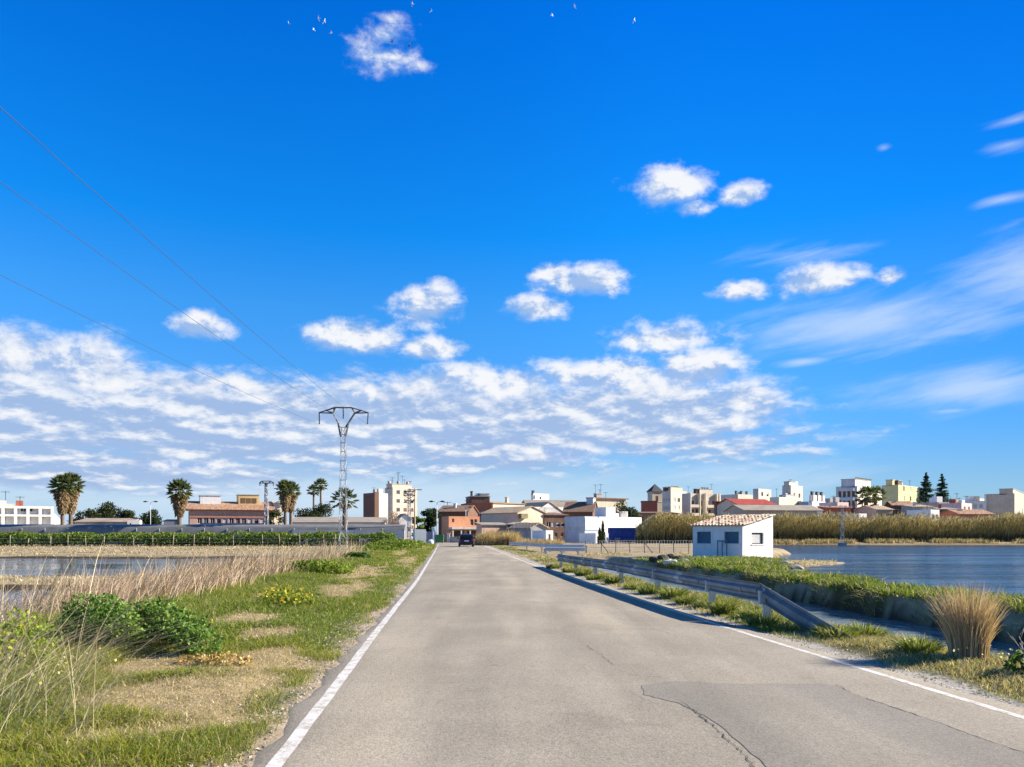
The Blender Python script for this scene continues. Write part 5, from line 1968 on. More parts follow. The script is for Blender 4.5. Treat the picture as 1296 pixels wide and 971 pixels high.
# --- low houses behind the canes on the right
for (nm, lab, D_, pl_, pc_, pr_, pt_, th_, mat_, rf_, rm_, ls_) in [
    ('terracotta_house', 'terracotta-walled low house behind the canes, right of the warehouse', 186, 1046, 1047, 1077, 643, -6, BRICKRED, 'shedR', TILE, .6),
    ('pink_box_house', 'square pinkish house with a single balcony opening above the terracotta house', 212, 1057, 1060, 1074, 635.5, 30, PINK, 'flat', CONC, 0),
    ('white_low_house', 'tiny white house behind the canes before the dark palm', 182, 1086, 1087, 1097, 650, 30, WHITE, 'flat', CONC, 0),
    ('brown_low_house', 'low brown house at the foot of the big off-white apartments', 202, 1074, 1075, 1112, 644, -6, BROWN, 'shedR', TILE, .5),
    ('beige_low_house', 'low beige house under the yellow block, behind the canes', 186, 1108, 1109, 1130, 645, 14, BEIGE, 'gableR', TILETAN, 1.0),
    ('dark_low_house', 'dark brown low house with red roof below the yellow block', 194, 1129, 1130, 1156, 640, -12, DARKST, 'gableR', TILE, 1.1),
    ('grey_low_house', 'grey low house in front of the paired conifers', 184, 1155, 1156, 1181, 642, -8, GREY, 'shedR', TILETAN, .7),
    ('white_garage', 'little white garage right of the grey low house', 178, 1177, 1178, 1189, 645, 28, WHITE, 'flat', CONC, 0),
    ('tan_flat', 'tan upper flat just right of the paired conifers', 222, 1187, 1188, 1206, 635.5, 20, BEIGE, 'flat', CONC, 0),
    ('brown_row_house', 'brown row house with grey roof right of the white garage', 188, 1186, 1189, 1216, 645, -5, BROWN, 'shedR', LTROOF, .6),
    ('pink_white_house', 'pink and white house with one bright white end wall', 206, 1205, 1217, 1230, 636.5, 40, PINK, 'flat', CONC, 0),
    ('orange_roof_house', 'long low house under an orange-red tiled roof behind the canes', 180, 1214, 1215, 1258, 651, 6, W('orange_wall', (0.55, 0.2, 0.12)), 'gableR', TILE, 1.1),
    ('blue_grey_flat', 'blue-grey flat above the orange-red roof', 234, 1227, 1229, 1247, 634, 10, BLUEGREY, 'flat', CONC, 0),
]:
    b_ = Block(nm, lab, D_, pl_, pc_, pr_, pt_, th_, mat_, rf_, rm_, [('grid', max(2, int((pr_ - pc_) / 8)), 1, 1.0, 1.1, zat(pt_, D_) - 2.2, 3, 'mix'), ('grid', max(2, int((pr_ - pc_) / 9)), 1, 1.0, 1.1, 1.6, 3, 'mix')], LL=6 if th_ > 20 else 8, rise=ls_ or 1)
    if rf_ == 'flat':
        b_.antenna(.7, .4, 1.6)
    else:
        b_.chimney(.3, .4, 1.2, .5, BRICKRED if random.random() < .5 else OFFWHITE)
for (nm, lab, D_, pl_, pc_, pr_, pt_, mat_) in [
    ('cream_flats', 'plain cream flats peeping over the dark brick house beside the balcony block', 330, 904, 910, 926, 630, CREAM2),
    ('tan_flats', 'tan flats just right of the white cube house with chimney pots', 300, 1040, 1047, 1064, 631, W('tan', (0.62, 0.50, 0.37))),
    ('ochre_flats', 'small ochre flats behind the brown row house right of the conifers', 290, 1203, 1208, 1220, 633, OCHRE),
    ('pale_flats', 'pale flats behind the blue-grey flat near the right edge', 300, 1226, 1233, 1250, 630, CREAM)]:
    Block(nm, lab, D_, pl_, pc_, pr_, pt_, 44, mat_, 'flat', CONC, [('grid', 3, 4, 1.2, 1.4, 3, 3.1, 'mix')], [('grid', 2, 4, 1.1, 1.4, 3, 3.1, 'blind')])
ub_ = Block('grey_beige_block', 'grey-beige block at the right edge with a sunlit end', 242, 1246, 1284, 1325, 624.5, 52, W('grey_beige', (0.50, 0.43, 0.35)), 'flat', CONC,
            [('grid', 4, 3, 1.2, 1.4, 2, 3.2, 'mix')], [('grid', 5, 2, 1.2, 1.3, 2, 3.4, 'blind')])
ub_.roofbox(-.0, .3, .05, .5, 1.4, W('grey_beige', (0.5, 0.43, 0.35)))
ub_.part('pale_pier', -.4, -.003, ub_.LL * .93, ub_.LL, -.3, ub_.zt, OFFWHITE)

# --- left side of the road
wl_ = Block('white_grid_building', 'white two-storey building with a grid of deep square bays', 152, -46, -45, 66, 639.5, 32, WHITE, 'flat', CONC, LL=16)
A = wl_.LR
zt_, zm_ = wl_.zt, zat(655.5, 170)
nb_ = 7
for k in range(nb_ + 1):
    u_ = A * k / nb_
    wl_.part('fin', u_ - .28, u_ + .28, -1.1, -.004, -.3, zt_, WHITE)
for k in range(nb_):
    u_ = A * k / nb_
    for z_ in (zm_, zt_ - .5):
        wl_.part('bay_slab', u_ + .283, u_ + A / nb_ - .283, -1.1, -.004, z_, z_ + .42, WHITE)
u_ = A * (nb_ - 2.62) / nb_
for q, du in enumerate((0, 1.15)):
    window(wl_.C - wl_.eL * .3, wl_.eR, wl_.eL, (u_ + du, u_ + du + 1.0, zm_ + 1.0, zm_ + 2.0), wl_.root, 'glass')
mb = MB()
q0 = wl_.C + wl_.eR * (A + .29)
mb.prism([q0 + Vector((0, 0, -.3)), q0 + wl_.eR * 3.2 + Vector((0, 0, -.3)), q0 + wl_.eR * 2.6 + Vector((0, 0, zat(668, 175))), q0 + wl_.eR * .1 + Vector((0, 0, zat(652, 175)))], wl_.eL * .3)
mb.build('wing_wall', WHITE, wl_.root)
wl_.antenna(.45, .3, 3.2)
wl_.antenna(.62, .3, 2.2)
rw = Block('ruined_wall', 'low crumbling beige wall and earth bank behind the greenhouse', 164, 94, 95, 164, 661, 6, W('rubble', (0.46, 0.38, 0.31), var=.25), 'shedR', W('rubble2', (0.45, 0.36, 0.28), var=.2), LL=6, rise=.8)
ww = Block('white_hut_far', 'tiny white hut right of the crumbling wall on the left', 160, 160, 161, 177, 658.5, 20, OFFWHITE, 'flat', CONC, LL=4, doors=[(164, 662, 166, 668, 'shut')])
w3 = Block('white_sheds', 'little white shed left of the single fan palm', 190, 206, 207, 220, 660, 10, WHITE, 'shedR', LTROOF, LL=4, rise=.4)
pk = Block('pink_long_building', 'long pinkish brick building with terracotta roof edge and two window rows', 190, 239, 240, 344, 643.5, 24, PINKBR, 'gableR', TILE,
           [('grid', 11, 1, 1.25, 1.4, zat(652.5, 196), 3, 'mix'), ('grid', 11, 1, 1.25, 1.5, zat(663, 196), 3, 'mix')], LL=12, rise=1.9, over=.9)
for z_ in (zat(655, 194), zat(643.6, 194) - .5):
    pk.part('band', -.1, pk.LR + .1, -.14, -.003, z_ - .15, z_ + .2, W('band', (0.42, 0.2, 0.15)))
pk.part('blue_awning', pk.LR * .12, pk.LR * .92, -1.6, -.15, zat(664, 190), zat(662, 190), pmat('navy_awning', (0.03, 0.05, 0.13), .7))
pk.roofbox(.13, .38, .3, .8, 3.3, WHITE, 'roof_room')
pe = pk.roofbox(.60, .86, .3, .8, 3.7, OCHRE, 'penthouse')
for u_ in (.63, .70, .77):
    pk.part('penthouse_window', u_ * pk.LR, u_ * pk.LR + 1.1, .3 * pk.LL - .06, .3 * pk.LL - .004, pk.zt + 1.6, pk.zt + 2.9, SHUT, pe)
pk.antenna(.3, .4, 3.5)
ps = Block('pale_house', 'narrow pale house behind the right end of the pink building', 204, 343, 344, 357, 634, 30, CREAM2, 'flat', CONC, [('grid', 1, 2, 1, 1.2, 3, 3, 'mix')], LL=6)
wh = Block('low_warehouse', 'long low warehouse with pale concrete roof behind the greenhouse', 166, 368, 369, 487, 661.5, 8, OFFWHITE, 'gableR', LTROOF, [('grid', 12, 1, 1.2, .9, .9, 3, 'blind')], LL=14, rise=1.2)
si = Block('silo_block', 'tall beige block crowned with aerials and rooftop equipment', 272, 487, 497, 528, 617, 44, W('silo', (0.62, 0.53, 0.43)), 'flat', CONC,
           [('grid', 3, 5, 1.0, 1.2, 3, 3.1, 'mix')], [('grid', 2, 5, 1.0, 1.2, 3, 3.1, 'blind')])
si.roofbox(.0, .8, .1, .8, 1.2, W('silo', (0.6, 0.5, 0.4)))
for u_, v_, h_ in ((.0, .1, 2.2), (.15, .5, 3.2), (.3, .3, 4.6), (.4, .5, 5.2), (.45, .2, 3.8), (.6, .4, 2.6), (.8, .3, 2.0)):
    si.antenna(u_, v_, h_, si.zt + .6)
for u_, v_ in ((.05, .6), (.35, .4), (.7, .3)):
    p_ = si.C + si.eR * si.LR * u_ + si.eL * si.LL * v_ + Vector((0, 0, si.zt + 1.3))
    MB().tube([p_, p_ + Vector((0, 0, 1.1))], .55, 12).build('water_tank', CONC, si.root)
s2 = Block('dark_white_block', 'narrow block, dark brown on one half and white on the other', 256, 460, 474, 491, 624, 40, OFFWHITE, 'flat', CONC)
s2.part('dark_side', -.12, -.003, .1, s2.LL - .1, -.3, s2.zt + .1, BROWN)
s2.part('dark_stair', .05, 1.6, -.14, -.004, -.3, s2.zt + .4, BROWN)
ho = Block('white_gable_cottage', 'small white cottage in front of the tall silo block', 224, 504, 505, 521, 657, 20, WHITE, 'gableL', LTROOF, [('grid', 2, 1, .8, 1, 2.2, 3, 'mix')], LL=7, rise=1.5)
bo = Block('white_booth', 'white boxy booth at the end of the left verge', 119, 524, 525, 539, 670, 14, WHITE, 'flat', CONC, LL=2.4, base=-.1)
nb = Block('navy_container', 'small navy blue container standing behind the white booth', 122, 538, 539.5, 547, 673, -10, pmat('navy_paint', (0.03, 0.06, 0.16), .5), 'flat', DARKMETAL, LL=2.2, base=-.1)

# greenhouse: long low plastic tunnel
PLAST = pmat('greenhouse_plastic', (0.24, 0.237, 0.225), .5, var=.12, stain=.4)
gt = empty('greenhouse', (-60, 128, -.3), 'long low grey plastic greenhouse running behind the hedge', 'greenhouse')
a0, a1 = P(-60, 676, 128), P(512, 676, 132)
e_ = Vector((a1.x - a0.x, a1.y - a0.y, 0)).normalized()
nn = Vector((-e_.y, e_.x, 0))
Lg = (Vector((a1.x, a1.y, 0)) - Vector((a0.x, a0.y, 0))).length
o_ = Vector((a0.x, a0.y, 0))
mb = MB()
ht = zat(668, 128)
nseg = 40
prof = [(0, -.3), (0, ht), (1.2, ht + .45), (2.6, ht + .6), (4, ht + .45), (5.2, ht), (5.2, -.3)]
vs = []
for i in range(nseg + 1):
    u_ = Lg * i / nseg
    for v_, z_ in prof:
        vs.append(o_ + e_ * u_ + nn * v_ + Vector((0, 0, z_ + (.02 * math.sin(i * 1.3) if z_ > 0 else 0))))
m_ = len(prof)
fs = [(i * m_ + k, (i + 1) * m_ + k, (i + 1) * m_ + k + 1, i * m_ + k + 1) for i in range(nseg) for k in range(m_ - 1)]
mb.add(vs, fs, 0, True)
for i in (0, nseg):
    mb.add(vs[i * m_:(i + 1) * m_], [tuple(range(m_))])
mb.build('cover', PLAST, gt)
for i in range(0, nseg + 1, 2):
    p_ = o_ + e_ * (Lg * i / nseg) - nn * .08
    MB().tube([p_ + Vector((0, 0, -.4)), p_ + Vector((0, 0, ht - .05))], .045, 5).build('post', CONC, gt)
gw = Block('white_low_wall', 'low white garden wall below the low warehouse', 126.5, 369, 370, 512, 671, 2, OFFWHITE, 'flat', CONC, LL=.5, cat='wall')

# the usual clutter of flat roofs: stair heads, tanks, air units, aerials
rnd = random.Random(3)
for b_ in BLOCKS:
    if b_.D < 150 or b_.LR < 4 or b_.LL < 2.5 or b_.root['category'] != 'building' or not b_.flat:
        continue
    for k in range(rnd.randint(1, 3)):
        u_, v_ = rnd.uniform(.1, .85), rnd.uniform(.2, .7)
        w_, d_, h_ = rnd.uniform(.8, 2.2), rnd.uniform(.8, 1.8), rnd.uniform(.5, 1.7)
        u0, v0 = min(u_ * b_.LR, b_.LR - w_ - .3), min(v_ * b_.LL, max(.3, b_.LL - d_ - .3))
        b_.part(rnd.choice(['roof_unit', 'stair_head']), u0, u0 + w_, v0, v0 + d_, b_.zt - .34, b_.zt + h_, rnd.choice([OFFWHITE, CREAM, CONC, BRICKRED, WHITE]))
    for k in range(rnd.randint(0, 2)):
        b_.antenna(rnd.uniform(.1, .9), rnd.uniform(.2, .8), rnd.uniform(1.2, 3.0))

# ------------------------------------------------------------------ the white hut
hut = empty('hut', P(940, 707, 48.6) * 1.0, 'small white hut with a tiled shed roof standing by the lagoon', 'hut')
Dh = 48.6
Ch = Vector(((939.7 - CX) / F * Dh, Dh, 0))
thh = R(38)
eR, eL = Vector((math.cos(thh), math.sin(thh), 0)), Vector((-math.sin(thh), math.cos(thh), 0))


def exth(px, e):
    k = (px - CX) / F
    return (k * Dh - Ch.x) / (e.x - k * e.y)


LRh, LLh = exth(978.3, eR), exth(876.8, eL)
DR = Dh + LRh * eR.y
z_f, z_b = zat(665.3, Dh), zat(652.6, DR)
HW = pmat('hut_wall', (0.76, 0.75, 0.72), .9, var=.07, scale=.8, stain=.5, bump=.4, bscale=9)
mb = MB()
zb = -.55


def rectpx(x0, y0, x1, y1, e):
    ua, ub = exth(x0, e), exth(x1, e)
    Dm = Dh + (ua + ub) / 2 * e.y
    return (min(ua, ub), max(ua, ub), zat(y1, Dm), zat(y0, Dm))


hg = rectpx(951.3, 674.3, 966.3, 688.8, eR)
h1 = rectpx(882, 673, 899.7, 688, eL)
h2 = rectpx(916.6, 673, 935, 688, eL)
wallface(mb, Ch, eR, eL, LRh, zb, z_f, [hg], .2)
wallface(mb, Ch, eL, eR, LLh, zb, z_f, [h1, h2], .2)
G = lambda a_, b_, z: Ch + eR * a_ + eL * b_ + Vector((0, 0, z))
for b_ in (0, LLh):
    mb.add([G(0, b_, z_f), G(LRh, b_, z_f), G(LRh, b_, z_b)], [(0, 1, 2)])
mb.quad(G(0, LLh, zb), G(LRh, LLh, zb), G(LRh, LLh, z_f), G(0, LLh, z_f))
mb.quad(G(LRh, 0, zb), G(LRh, LLh, zb), G(LRh, LLh, z_b), G(LRh, 0, z_b))
mb.build('wall', HW, hut)
# roof: rows of curved tiles, each a separate shade through the material, laid as real barrels
TH = bpy.data.materials.new('old_clay_tiles')
TH.use_nodes = True
nt = NT(TH.node_tree)
b = TH.node_tree.nodes['Principled BSDF']
a = nt.new('ShaderNodeAttribute', attribute_name='tint').outputs['Color']
co = nt.new('ShaderNodeTexCoord').outputs['Object']
nt.link(nt.mix(1.0, a, nt.ramp(nt.noise(co, 9, 4), [(.3, (.75, .75, .75)), (.7, (1.15, 1.15, 1.12))]), 'MULTIPLY'), b.inputs['Base Color'])
b.inputs['Roughness'].default_value = .9
mb = MB()
tcol = []
nv_ = int(LLh / .24)
up = (G(LRh, 0, z_b) - G(0, 0, z_f))
sl = up.length
upn = up.normalized()
nrm = upn.cross(eL).normalized()
if nrm.z < 0:
    nrm = -nrm
rows = int(sl / .36) + 1
for r_ in range(rows):
    for k in range(nv_ + 1):
        v0 = -.12 + k * (LLh + .24) / nv_
        s0 = -.14 + r_ * (sl + .14) / rows
        base_ = G(0, v0, z_f) + upn * s0 + nrm * (.03 + .03 * random.random()) + eL * random.uniform(-.02, .02)
        e0 = upn * ((sl + .14) / rows + .05)
        vs = []
        for q in range(6):
            t = math.pi * q / 5
            off = eL * (-math.cos(t) * .105) + nrm * (math.sin(t) * .07)
            vs.append(base_ + off + nrm * .02)
            vs.append(base_ + off * .92 + e0)
        mb.add(vs, [(2 * q, 2 * q + 2, 2 * q + 3, 2 * q + 1) for q in range(5)], 0, True)
        c_ = random.choice([(0.56, 0.41, 0.28), (0.62, 0.48, 0.35), (0.50, 0.33, 0.22), (0.66, 0.55, 0.42), (0.44, 0.29, 0.19), (0.58, 0.44, 0.31), (0.70, 0.60, 0.47), (0.64, 0.52, 0.39)])
        tcol += [c_] * len(vs)
# board under the tiles
mb2 = MB()
mb2.prism([G(-.14, -.13, z_f - .14 * (z_b - z_f) / LRh + .004), G(LRh + .02, -.13, z_b + .012), G(LRh + .02, LLh + .13, z_b + .012), G(-.14, LLh + .13, z_f - .14 * (z_b - z_f) / LRh + .004)], Vector((0, 0, .05)))
rf = mb2.build('roof', pmat('roof_mortar', (0.52, 0.44, 0.35)), hut)
tl_ = mb.build('tiles', TH, rf, fix=False)
at = tl_.data.attributes.new('tint', 'FLOAT_COLOR', 'POINT')
at.data.foreach_set('color', np.concatenate([np.array(tcol), np.ones((len(tcol), 1))], 1).astype(np.float32).ravel())


def hutwin(h, e, inw, pane, frame, name='window'):
    a_, b_, c_, d_ = h
    fr = (Ch + e * a_ + inw * .10, e, inw)
    w_ = b_ - a_
    m1 = MB()
    for (p, q, r_, s_) in ((0, w_, c_, c_ + .07), (0, w_, d_ - .07, d_), (0, .07, c_ + .07, d_ - .07), (w_ - .07, w_, c_ + .07, d_ - .07)):
        m1.boxf(fr, p, q, 0, .07, r_, s_)
    o = m1.build(name, frame, hut)
    m2 = MB()
    n_ = 12
    for k in range(n_):
        z0 = c_ + .07 + (d_ - c_ - .14) * k / n_
        m2.boxf(fr, .07, w_ - .07, .03, .06, z0, z0 + (d_ - c_ - .14) / n_ - .012)
    m2.boxf(fr, .07, w_ - .07, .062, .068, c_ + .07, d_ - .07)
    m2.build('roller_shutter', pane, o)
    m3 = MB()
    m3.boxf((Ch + e * a_, e, inw), -.06, w_ + .06, -.05, -.003, c_ - .07, c_ - .003)
    m3.build('sill', HW, o)


BLSH = pmat('blue_shutter', (0.07, 0.16, 0.24), .6)
hutwin(h1, eL, eR, BLSH, BLSH)
hutwin(h2, eL, eR, BLSH, BLSH)
hutwin(hg, eR, eL, pmat('grey_shutter', (0.62, 0.63, 0.62), .6), DARKMETAL)
# conduit and meter stand against the shaded wall
u_ = exth(922, eL)
m_ = MB()
for q in (0, .35, .7):
    m_.bar(Ch + eL * (u_ + q) - eR * .18 + Vector((0, 0, -.1)), Ch + eL * (u_ + q) - eR * .18 + Vector((0, 0, 1.15)), .05)
m_.bar(Ch + eL * u_ - eR * .18 + Vector((0, 0, 1.1)), Ch + eL * (u_ + .7) - eR * .18 + Vector((0, 0, 1.1)), .05)
m_.build('pipe_rail', pmat('blue_pipe', (0.10, 0.2, 0.28), .5), hut)

# ------------------------------------------------------------------ crash barrier
GALV = pmat('galvanised_steel', (0.26, 0.28, 0.29), .6, var=.18, scale=1.2, metal=.25, spec=.4, stain=.5)
GALVL = pmat('pale_galvanised', (0.66, 0.67, 0.67), .6, var=.08, metal=.2)
POSTM = pmat('steel_post', (0.55, 0.56, 0.55), .6, metal=.3, stain=.4)
WPROF = [(.155, .025), (.12, .085), (.075, .085), (.03, .0), (-.03, .0), (-.075, .085), (-.12, .085), (-.155, .025)]


def wbeam(path, side, mat, name, parent, hs=1.0):
    """corrugated W-beam swept along path (centre line points); side = unit vector function to the front"""
    mb = MB()
    n = len(path)
    V = []
    m = len(WPROF)
    for i, p in enumerate(path):
        t = (Vector(path[min(i + 1, n - 1)]) - Vector(path[max(i - 1, 0)])).normalized()
        nrm = Vector((t.y, -t.x, 0)).normalized() * side
        up = nrm.cross(t)
        if up.z < 0:
            up = -up
        for (z, d) in WPROF:
            V.append(Vector(p) + nrm * d + up * z * hs)
        for (z, d) in WPROF:
            V.append(Vector(p) + nrm * (d - .012) + up * z * hs)
    F_ = []
    k = 2 * m
    for i in range(n - 1):
        for q in range(m - 1):
            F_.append((i * k + q, i * k + q + 1, (i + 1) * k + q + 1, (i + 1) * k + q))
            F_.append((i * k + m + q, (i + 1) * k + m + q, (i + 1) * k + m + q + 1, i * k + m + q + 1))
        F_.append((i * k, (i + 1) * k, (i + 1) * k + m, i * k + m))
        F_.append((i * k + m - 1, i * k + 2 * m - 1, (i + 1) * k + 2 * m - 1, (i + 1) * k + m - 1))
    for i in (0, n - 1):
        for q in range(m - 1):
            F_.append((i * k + q, i * k + m + q, i * k + m + q + 1, i * k + q + 1))
    mb.add(V, F_)
    return mb.build(name, mat, parent)


def post(p, h, root, mat=POSTM):
    mb = MB()
    mb.box((p[0], p[1], p[2] + h / 2 - .15), (.11, .06, h + .3))
    mb.box((p[0] - .065, p[1], p[2] + h / 2 - .15), (.02, .12, h + .3))
    mb.box((p[0] - .115, p[1], p[2] + h - .16), (.08, .09, .24))
    return mb.build('post', mat, root)


br = empty('crash_barrier', (3.8, 18, 0), 'long grey steel crash barrier with its near end slanting into the ground', 'guardrail')
path = []
for y in np.arange(37.0, 15.0, -1.0):
    path.append((float(xR(y)) + .86, y, .70 - .155 - .08 * sst(24, 37, y)))
path += [(4.33, 14.9, .545), (4.46, 14.15, .545)]
beam = wbeam(path, -1, GALV, 'beam', br)
endp = [(4.46, 14.15, .545), (4.66, 13.2, .32), (4.86, 12.3, .09), (5.06, 11.35, -.14)]
# the slanted end is one straight length bolted on
wbeam([(4.475, 14.13, .545)] + endp[1:], -1, GALV, 'sloped_end', br, 1.02)
y = 36.5
while y > 14.5:
    post((float(xR(y)) + 1.0, y, float(height(float(xR(y)) + 1.0, y))), .64, br)
    y -= 4.0
post((4.62, 14.0, -.02), .62, br)
for ys_ in (34.5, 30.5, 26.5, 22.5, 18.5):
    sp_ = [(float(xR(q)) + .856, q, .545 - .08 * sst(24, 37, q)) for q in (ys_ + .2, ys_, ys_ - .2)]
    wbeam(sp_, -1, POSTM, 'splice', br, 1.03)
mb = MB()
mb.tube([(4.36, 14.75, .53), (4.34, 14.75, .53)], .05, 12)
mb.build('reflector', pmat('reflector_red', (0.45, 0.16, 0.12), .4), br)
for yb in (33, 29, 25, 21, 17):
    mb = MB()
    x_ = float(xR(yb)) + .86 - .004
    for dz in (.05, -.05):
        for dy in (-.08, .08):
            mb.tube([(x_ + .0, yb + dy, .55 + dz * .4), (x_ - .02, yb + dy, .55 + dz * .4)], .014, 6)
    mb.build('bolt_plate', DARKMETAL, br)

# the bent barrier round the mouth of the side track
b2 = empty('crash_barrier', (2.6, 66, 0), 'pale steel barrier curving round the side track over the canal', 'guardrail')
pp = [(P(645, 690, 80).x, 80, .55), (P(665, 690, 74).x, 74, .55), (P(684, 690, 68).x, 68, .55), (P(694, 690, 65.5).x, 65.5, .55), (P(712, 690, 64).x, 64, .55), (P(740, 690, 63.5).x, 63.5, .55)]
dense = []
for i in range(len(pp) - 1):
    for t in np.linspace(0, 1, 5)[:-1]:
        dense.append(tuple(np.array(pp[i]) * (1 - t) + np.array(pp[i + 1]) * t))
dense.append(pp[-1])
wbeam(dense, 1, GALVL, 'beam', b2)
for q in range(0, len(dense), 4):
    p_ = dense[q]
    post((p_[0] + .14, p_[1] + .14, -.02), .62, b2)
b3 = empty('crash_barrier', (3.5, 56, 0), 'short pale barrier on the near side of the side track', 'guardrail')
dense = [(P(x_, 696, 58).x, 58 - (x_ - 690) * .02, .42) for x_ in range(690, 741, 10)]
wbeam(dense, 1, GALVL, 'beam', b3)
for q in range(0, len(dense), 2):
    post((dense[q][0] + .05, dense[q][1] + .12, -.02), .5, b3)
# culvert wall under the side track
tag(MB().box((float(xR(60)) + 5, 56.3, -.38), (6.5, .3, .72)).build('culvert_wall', CONC), 'low concrete culvert wall where the side track crosses the canal', 'wall')

# ------------------------------------------------------------------ wire fence on the field
fe = empty('wire_fence', (12, 63, 0), 'sagging wire mesh fence across the field left of the hut', 'fence')
fx = [P(742 + i * 18.5, 690, 63).x for i in range(9)]
for x_ in fx:
    MB().tube([(x_, 63, -.3), (x_ + random.uniform(-.08, .08), 63, 1.0)], .03, 6).build('post', DARKMETAL, fe)
mb = MB()
for z_ in (.15, .45, .75, 1.0):
    mb.tube([(fx[0] + (fx[-1] - fx[0]) * t, 63.05, z_ + .02 * math.sin(t * 40)) for t in np.linspace(0, 1, 24)], .012, 4)
for x_ in np.arange(fx[0], fx[-1], .22):
    mb.tube([(x_, 63.06, 0), (x_, 63.06, 1.0)], .007, 3)
mb.build('mesh', POSTM, fe)
for q in (1, 4):
    MB().tube([(fx[q], 63, .8), (fx[q] + .7, 62.95, -.1)], .03, 5).build('brace', DARKMETAL, fe)

# stake fence along the hedge
wf = empty('stake_fence', (-45, 113, -.4), 'row of pale wooden stakes with wires along the hedge', 'fence')
WOOD = pmat('pale_wood', (0.46, 0.38, 0.27), .9, stain=.4)
prev = None
for px_ in np.arange(-20, 480, 26.5):
    p_ = P(px_ + random.uniform(-8, 8), 690, 113.4)
    h_ = random.uniform(1.2, 2.0)
    MB().tube([(p_.x, 113.4, -.6), (p_.x + random.uniform(-.2, .2), 113.4, -.4 + h_)], [.06, .045], 6).build('post', WOOD, wf)
mb = MB()
xa, xb = P(-20, 690, 113.4).x, P(470, 690, 113.4).x
for z_ in (.3, .8):
    mb.tube([(xa + (xb - xa) * t, 113.42, z_ + .03 * math.sin(60 * t)) for t in np.linspace(0, 1, 60)], .012, 4)
mb.build('wire', POSTM, wf)

# ------------------------------------------------------------------ lattice pylon and its lines
LAT = pmat('lattice_steel', (0.44, 0.45, 0.46), .6, var=.1, metal=.4)


def lattice_mast(root, x, y, z0, z1, w0, w1, t, n, mat, name='mast', yaw=0.0):
    mb = MB()

    def cor(z, k):
        f = (z - z0) / (z1 - z0)
        w = (w0 + (w1 - w0) * f) / 2
        a_ = yaw + math.pi / 4 + k * math.pi / 2
        return Vector((x + math.cos(a_) * w * 1.414, y + math.sin(a_) * w * 1.414, z))
    for k in range(4):
        mb.bar(cor(z0, k), cor(z1, k), t)
    zs = [z0 + (z1 - z0) * (1 - (1 - i / n) ** 1.12) for i in range(n + 1)]
    for i in range(n):
        for k in range(4):
            k2 = (k + 1) % 4
            mb.bar(cor(zs[i + 1], k), cor(zs[i + 1], k2), t * .7)
            if (i + k) % 2:
                mb.bar(cor(zs[i], k), cor(zs[i + 1], k2), t * .55)
            else:
                mb.bar(cor(zs[i], k2), cor(zs[i + 1], k), t * .55)
    return mb.build(name, mat, root)


Dp = 84.0
pyb = P(434.5, 698, Dp)
py_root = empty('lattice_pylon', (pyb.x, Dp, -.4), 'tall slim lattice power pylon with a wide Y-shaped head', 'pylon')
px0 = pyb.x
zt_ = zat(541, Dp)
lattice_mast(py_root, px0, Dp, -.5, zt_, .85, .40, .045, 13, LAT)
S_ = lambda px_, py2: Vector(((px_ - CX) / F * Dp, Dp, zat(py2, Dp)))
mb = MB()
for dy in (-.2, .2):
    O = Vector((0, dy, 0))
    hubL, hubR = S_(431, 541) + O, S_(437.5, 541) + O
    yl, yr = S_(421.5, 523) + O, S_(449, 523) + O
    el_, er_ = S_(403.5, 522.5) + Vector((0, 0, 0)), S_(466.5, 522.5) + Vector((0, 0, 0))
    tl, tr_ = S_(424, 516) + O, S_(445, 516) + O
    for a_, b_ in ((hubL, yl), (hubR, yr), (hubL + Vector((.0, 0, -1.0)), S_(428, 536) + O), (hubR + Vector((0, 0, -1.0)), S_(441, 536) + O), (yl, el_), (yr, er_), (el_, tl), (er_, tr_), (tl, tr_), (yl, tl), (yr, tr_),
                   (S_(412, 519.2) + O * .5, yl), (S_(458, 519.2) + O * .5, yr)):
        mb.bar(a_, b_, .075)
for a_, b_ in ((S_(421.5, 523), 0), (S_(449, 523), 0), (S_(424, 516), 0), (S_(445, 516), 0)):
    mb.bar(a_ - Vector((0, .2, 0)), a_ + Vector((0, .2, 0)), .05)
mb.build('head', pmat('dark_steel', (0.16, 0.17, 0.18), .6, metal=.3), py_root)
INS = pmat('insulator', (0.10, 0.09, 0.09), .3)
ends = []
for (ax, ay, bx, by) in ((404, 523, 404.2, 537), (434.5, 516.5, 434.5, 530), (466, 523, 465, 537)):
    a_, b_ = S_(ax, ay), S_(bx, by)
    pts, rad = [], []
    for k in range(17):
        pts.append(a_.lerp(b_, k / 16))
        rad.append(.09 if k % 2 else .035)
    MB().tube(pts, rad, 8).build('insulator', INS, py_root)
    ends.append(b_)
# conductors towards the next pylon, far behind the viewer on the left
CAB = pmat('cable', (0.10, 0.11, 0.13), .5, metal=.4)
far = [Vector((-20.2, -60, 14.4)), Vector((-15.0, -60, 16.6)), Vector((-9.7, -60, 15.4))]
for i, (a_, b_) in enumerate(zip(ends, far)):
    pts = []
    for t in np.linspace(0, 1, 60):
        p_ = a_.lerp(b_, t)
        p_.z -= 4 * 1.9 * t * (1 - t)
        pts.append(p_)
    lab = ['power line from the left arm of the pylon, lowest of the three in the sky', 'power line from the middle insulator of the pylon, between the other two', 'power line from the right arm of the pylon, highest of the three in the sky'][i]
    tag(MB().tube(pts, .011, 6).build('power_line', CAB), lab, 'cable', 'overhead power lines')
    # onward to the distant poles in the town
    b2_ = [Vector((-36.6, 215, 12.5)), Vector((-35.8, 215, 12.9)), Vector((-34.6, 215, 12.5))][i]

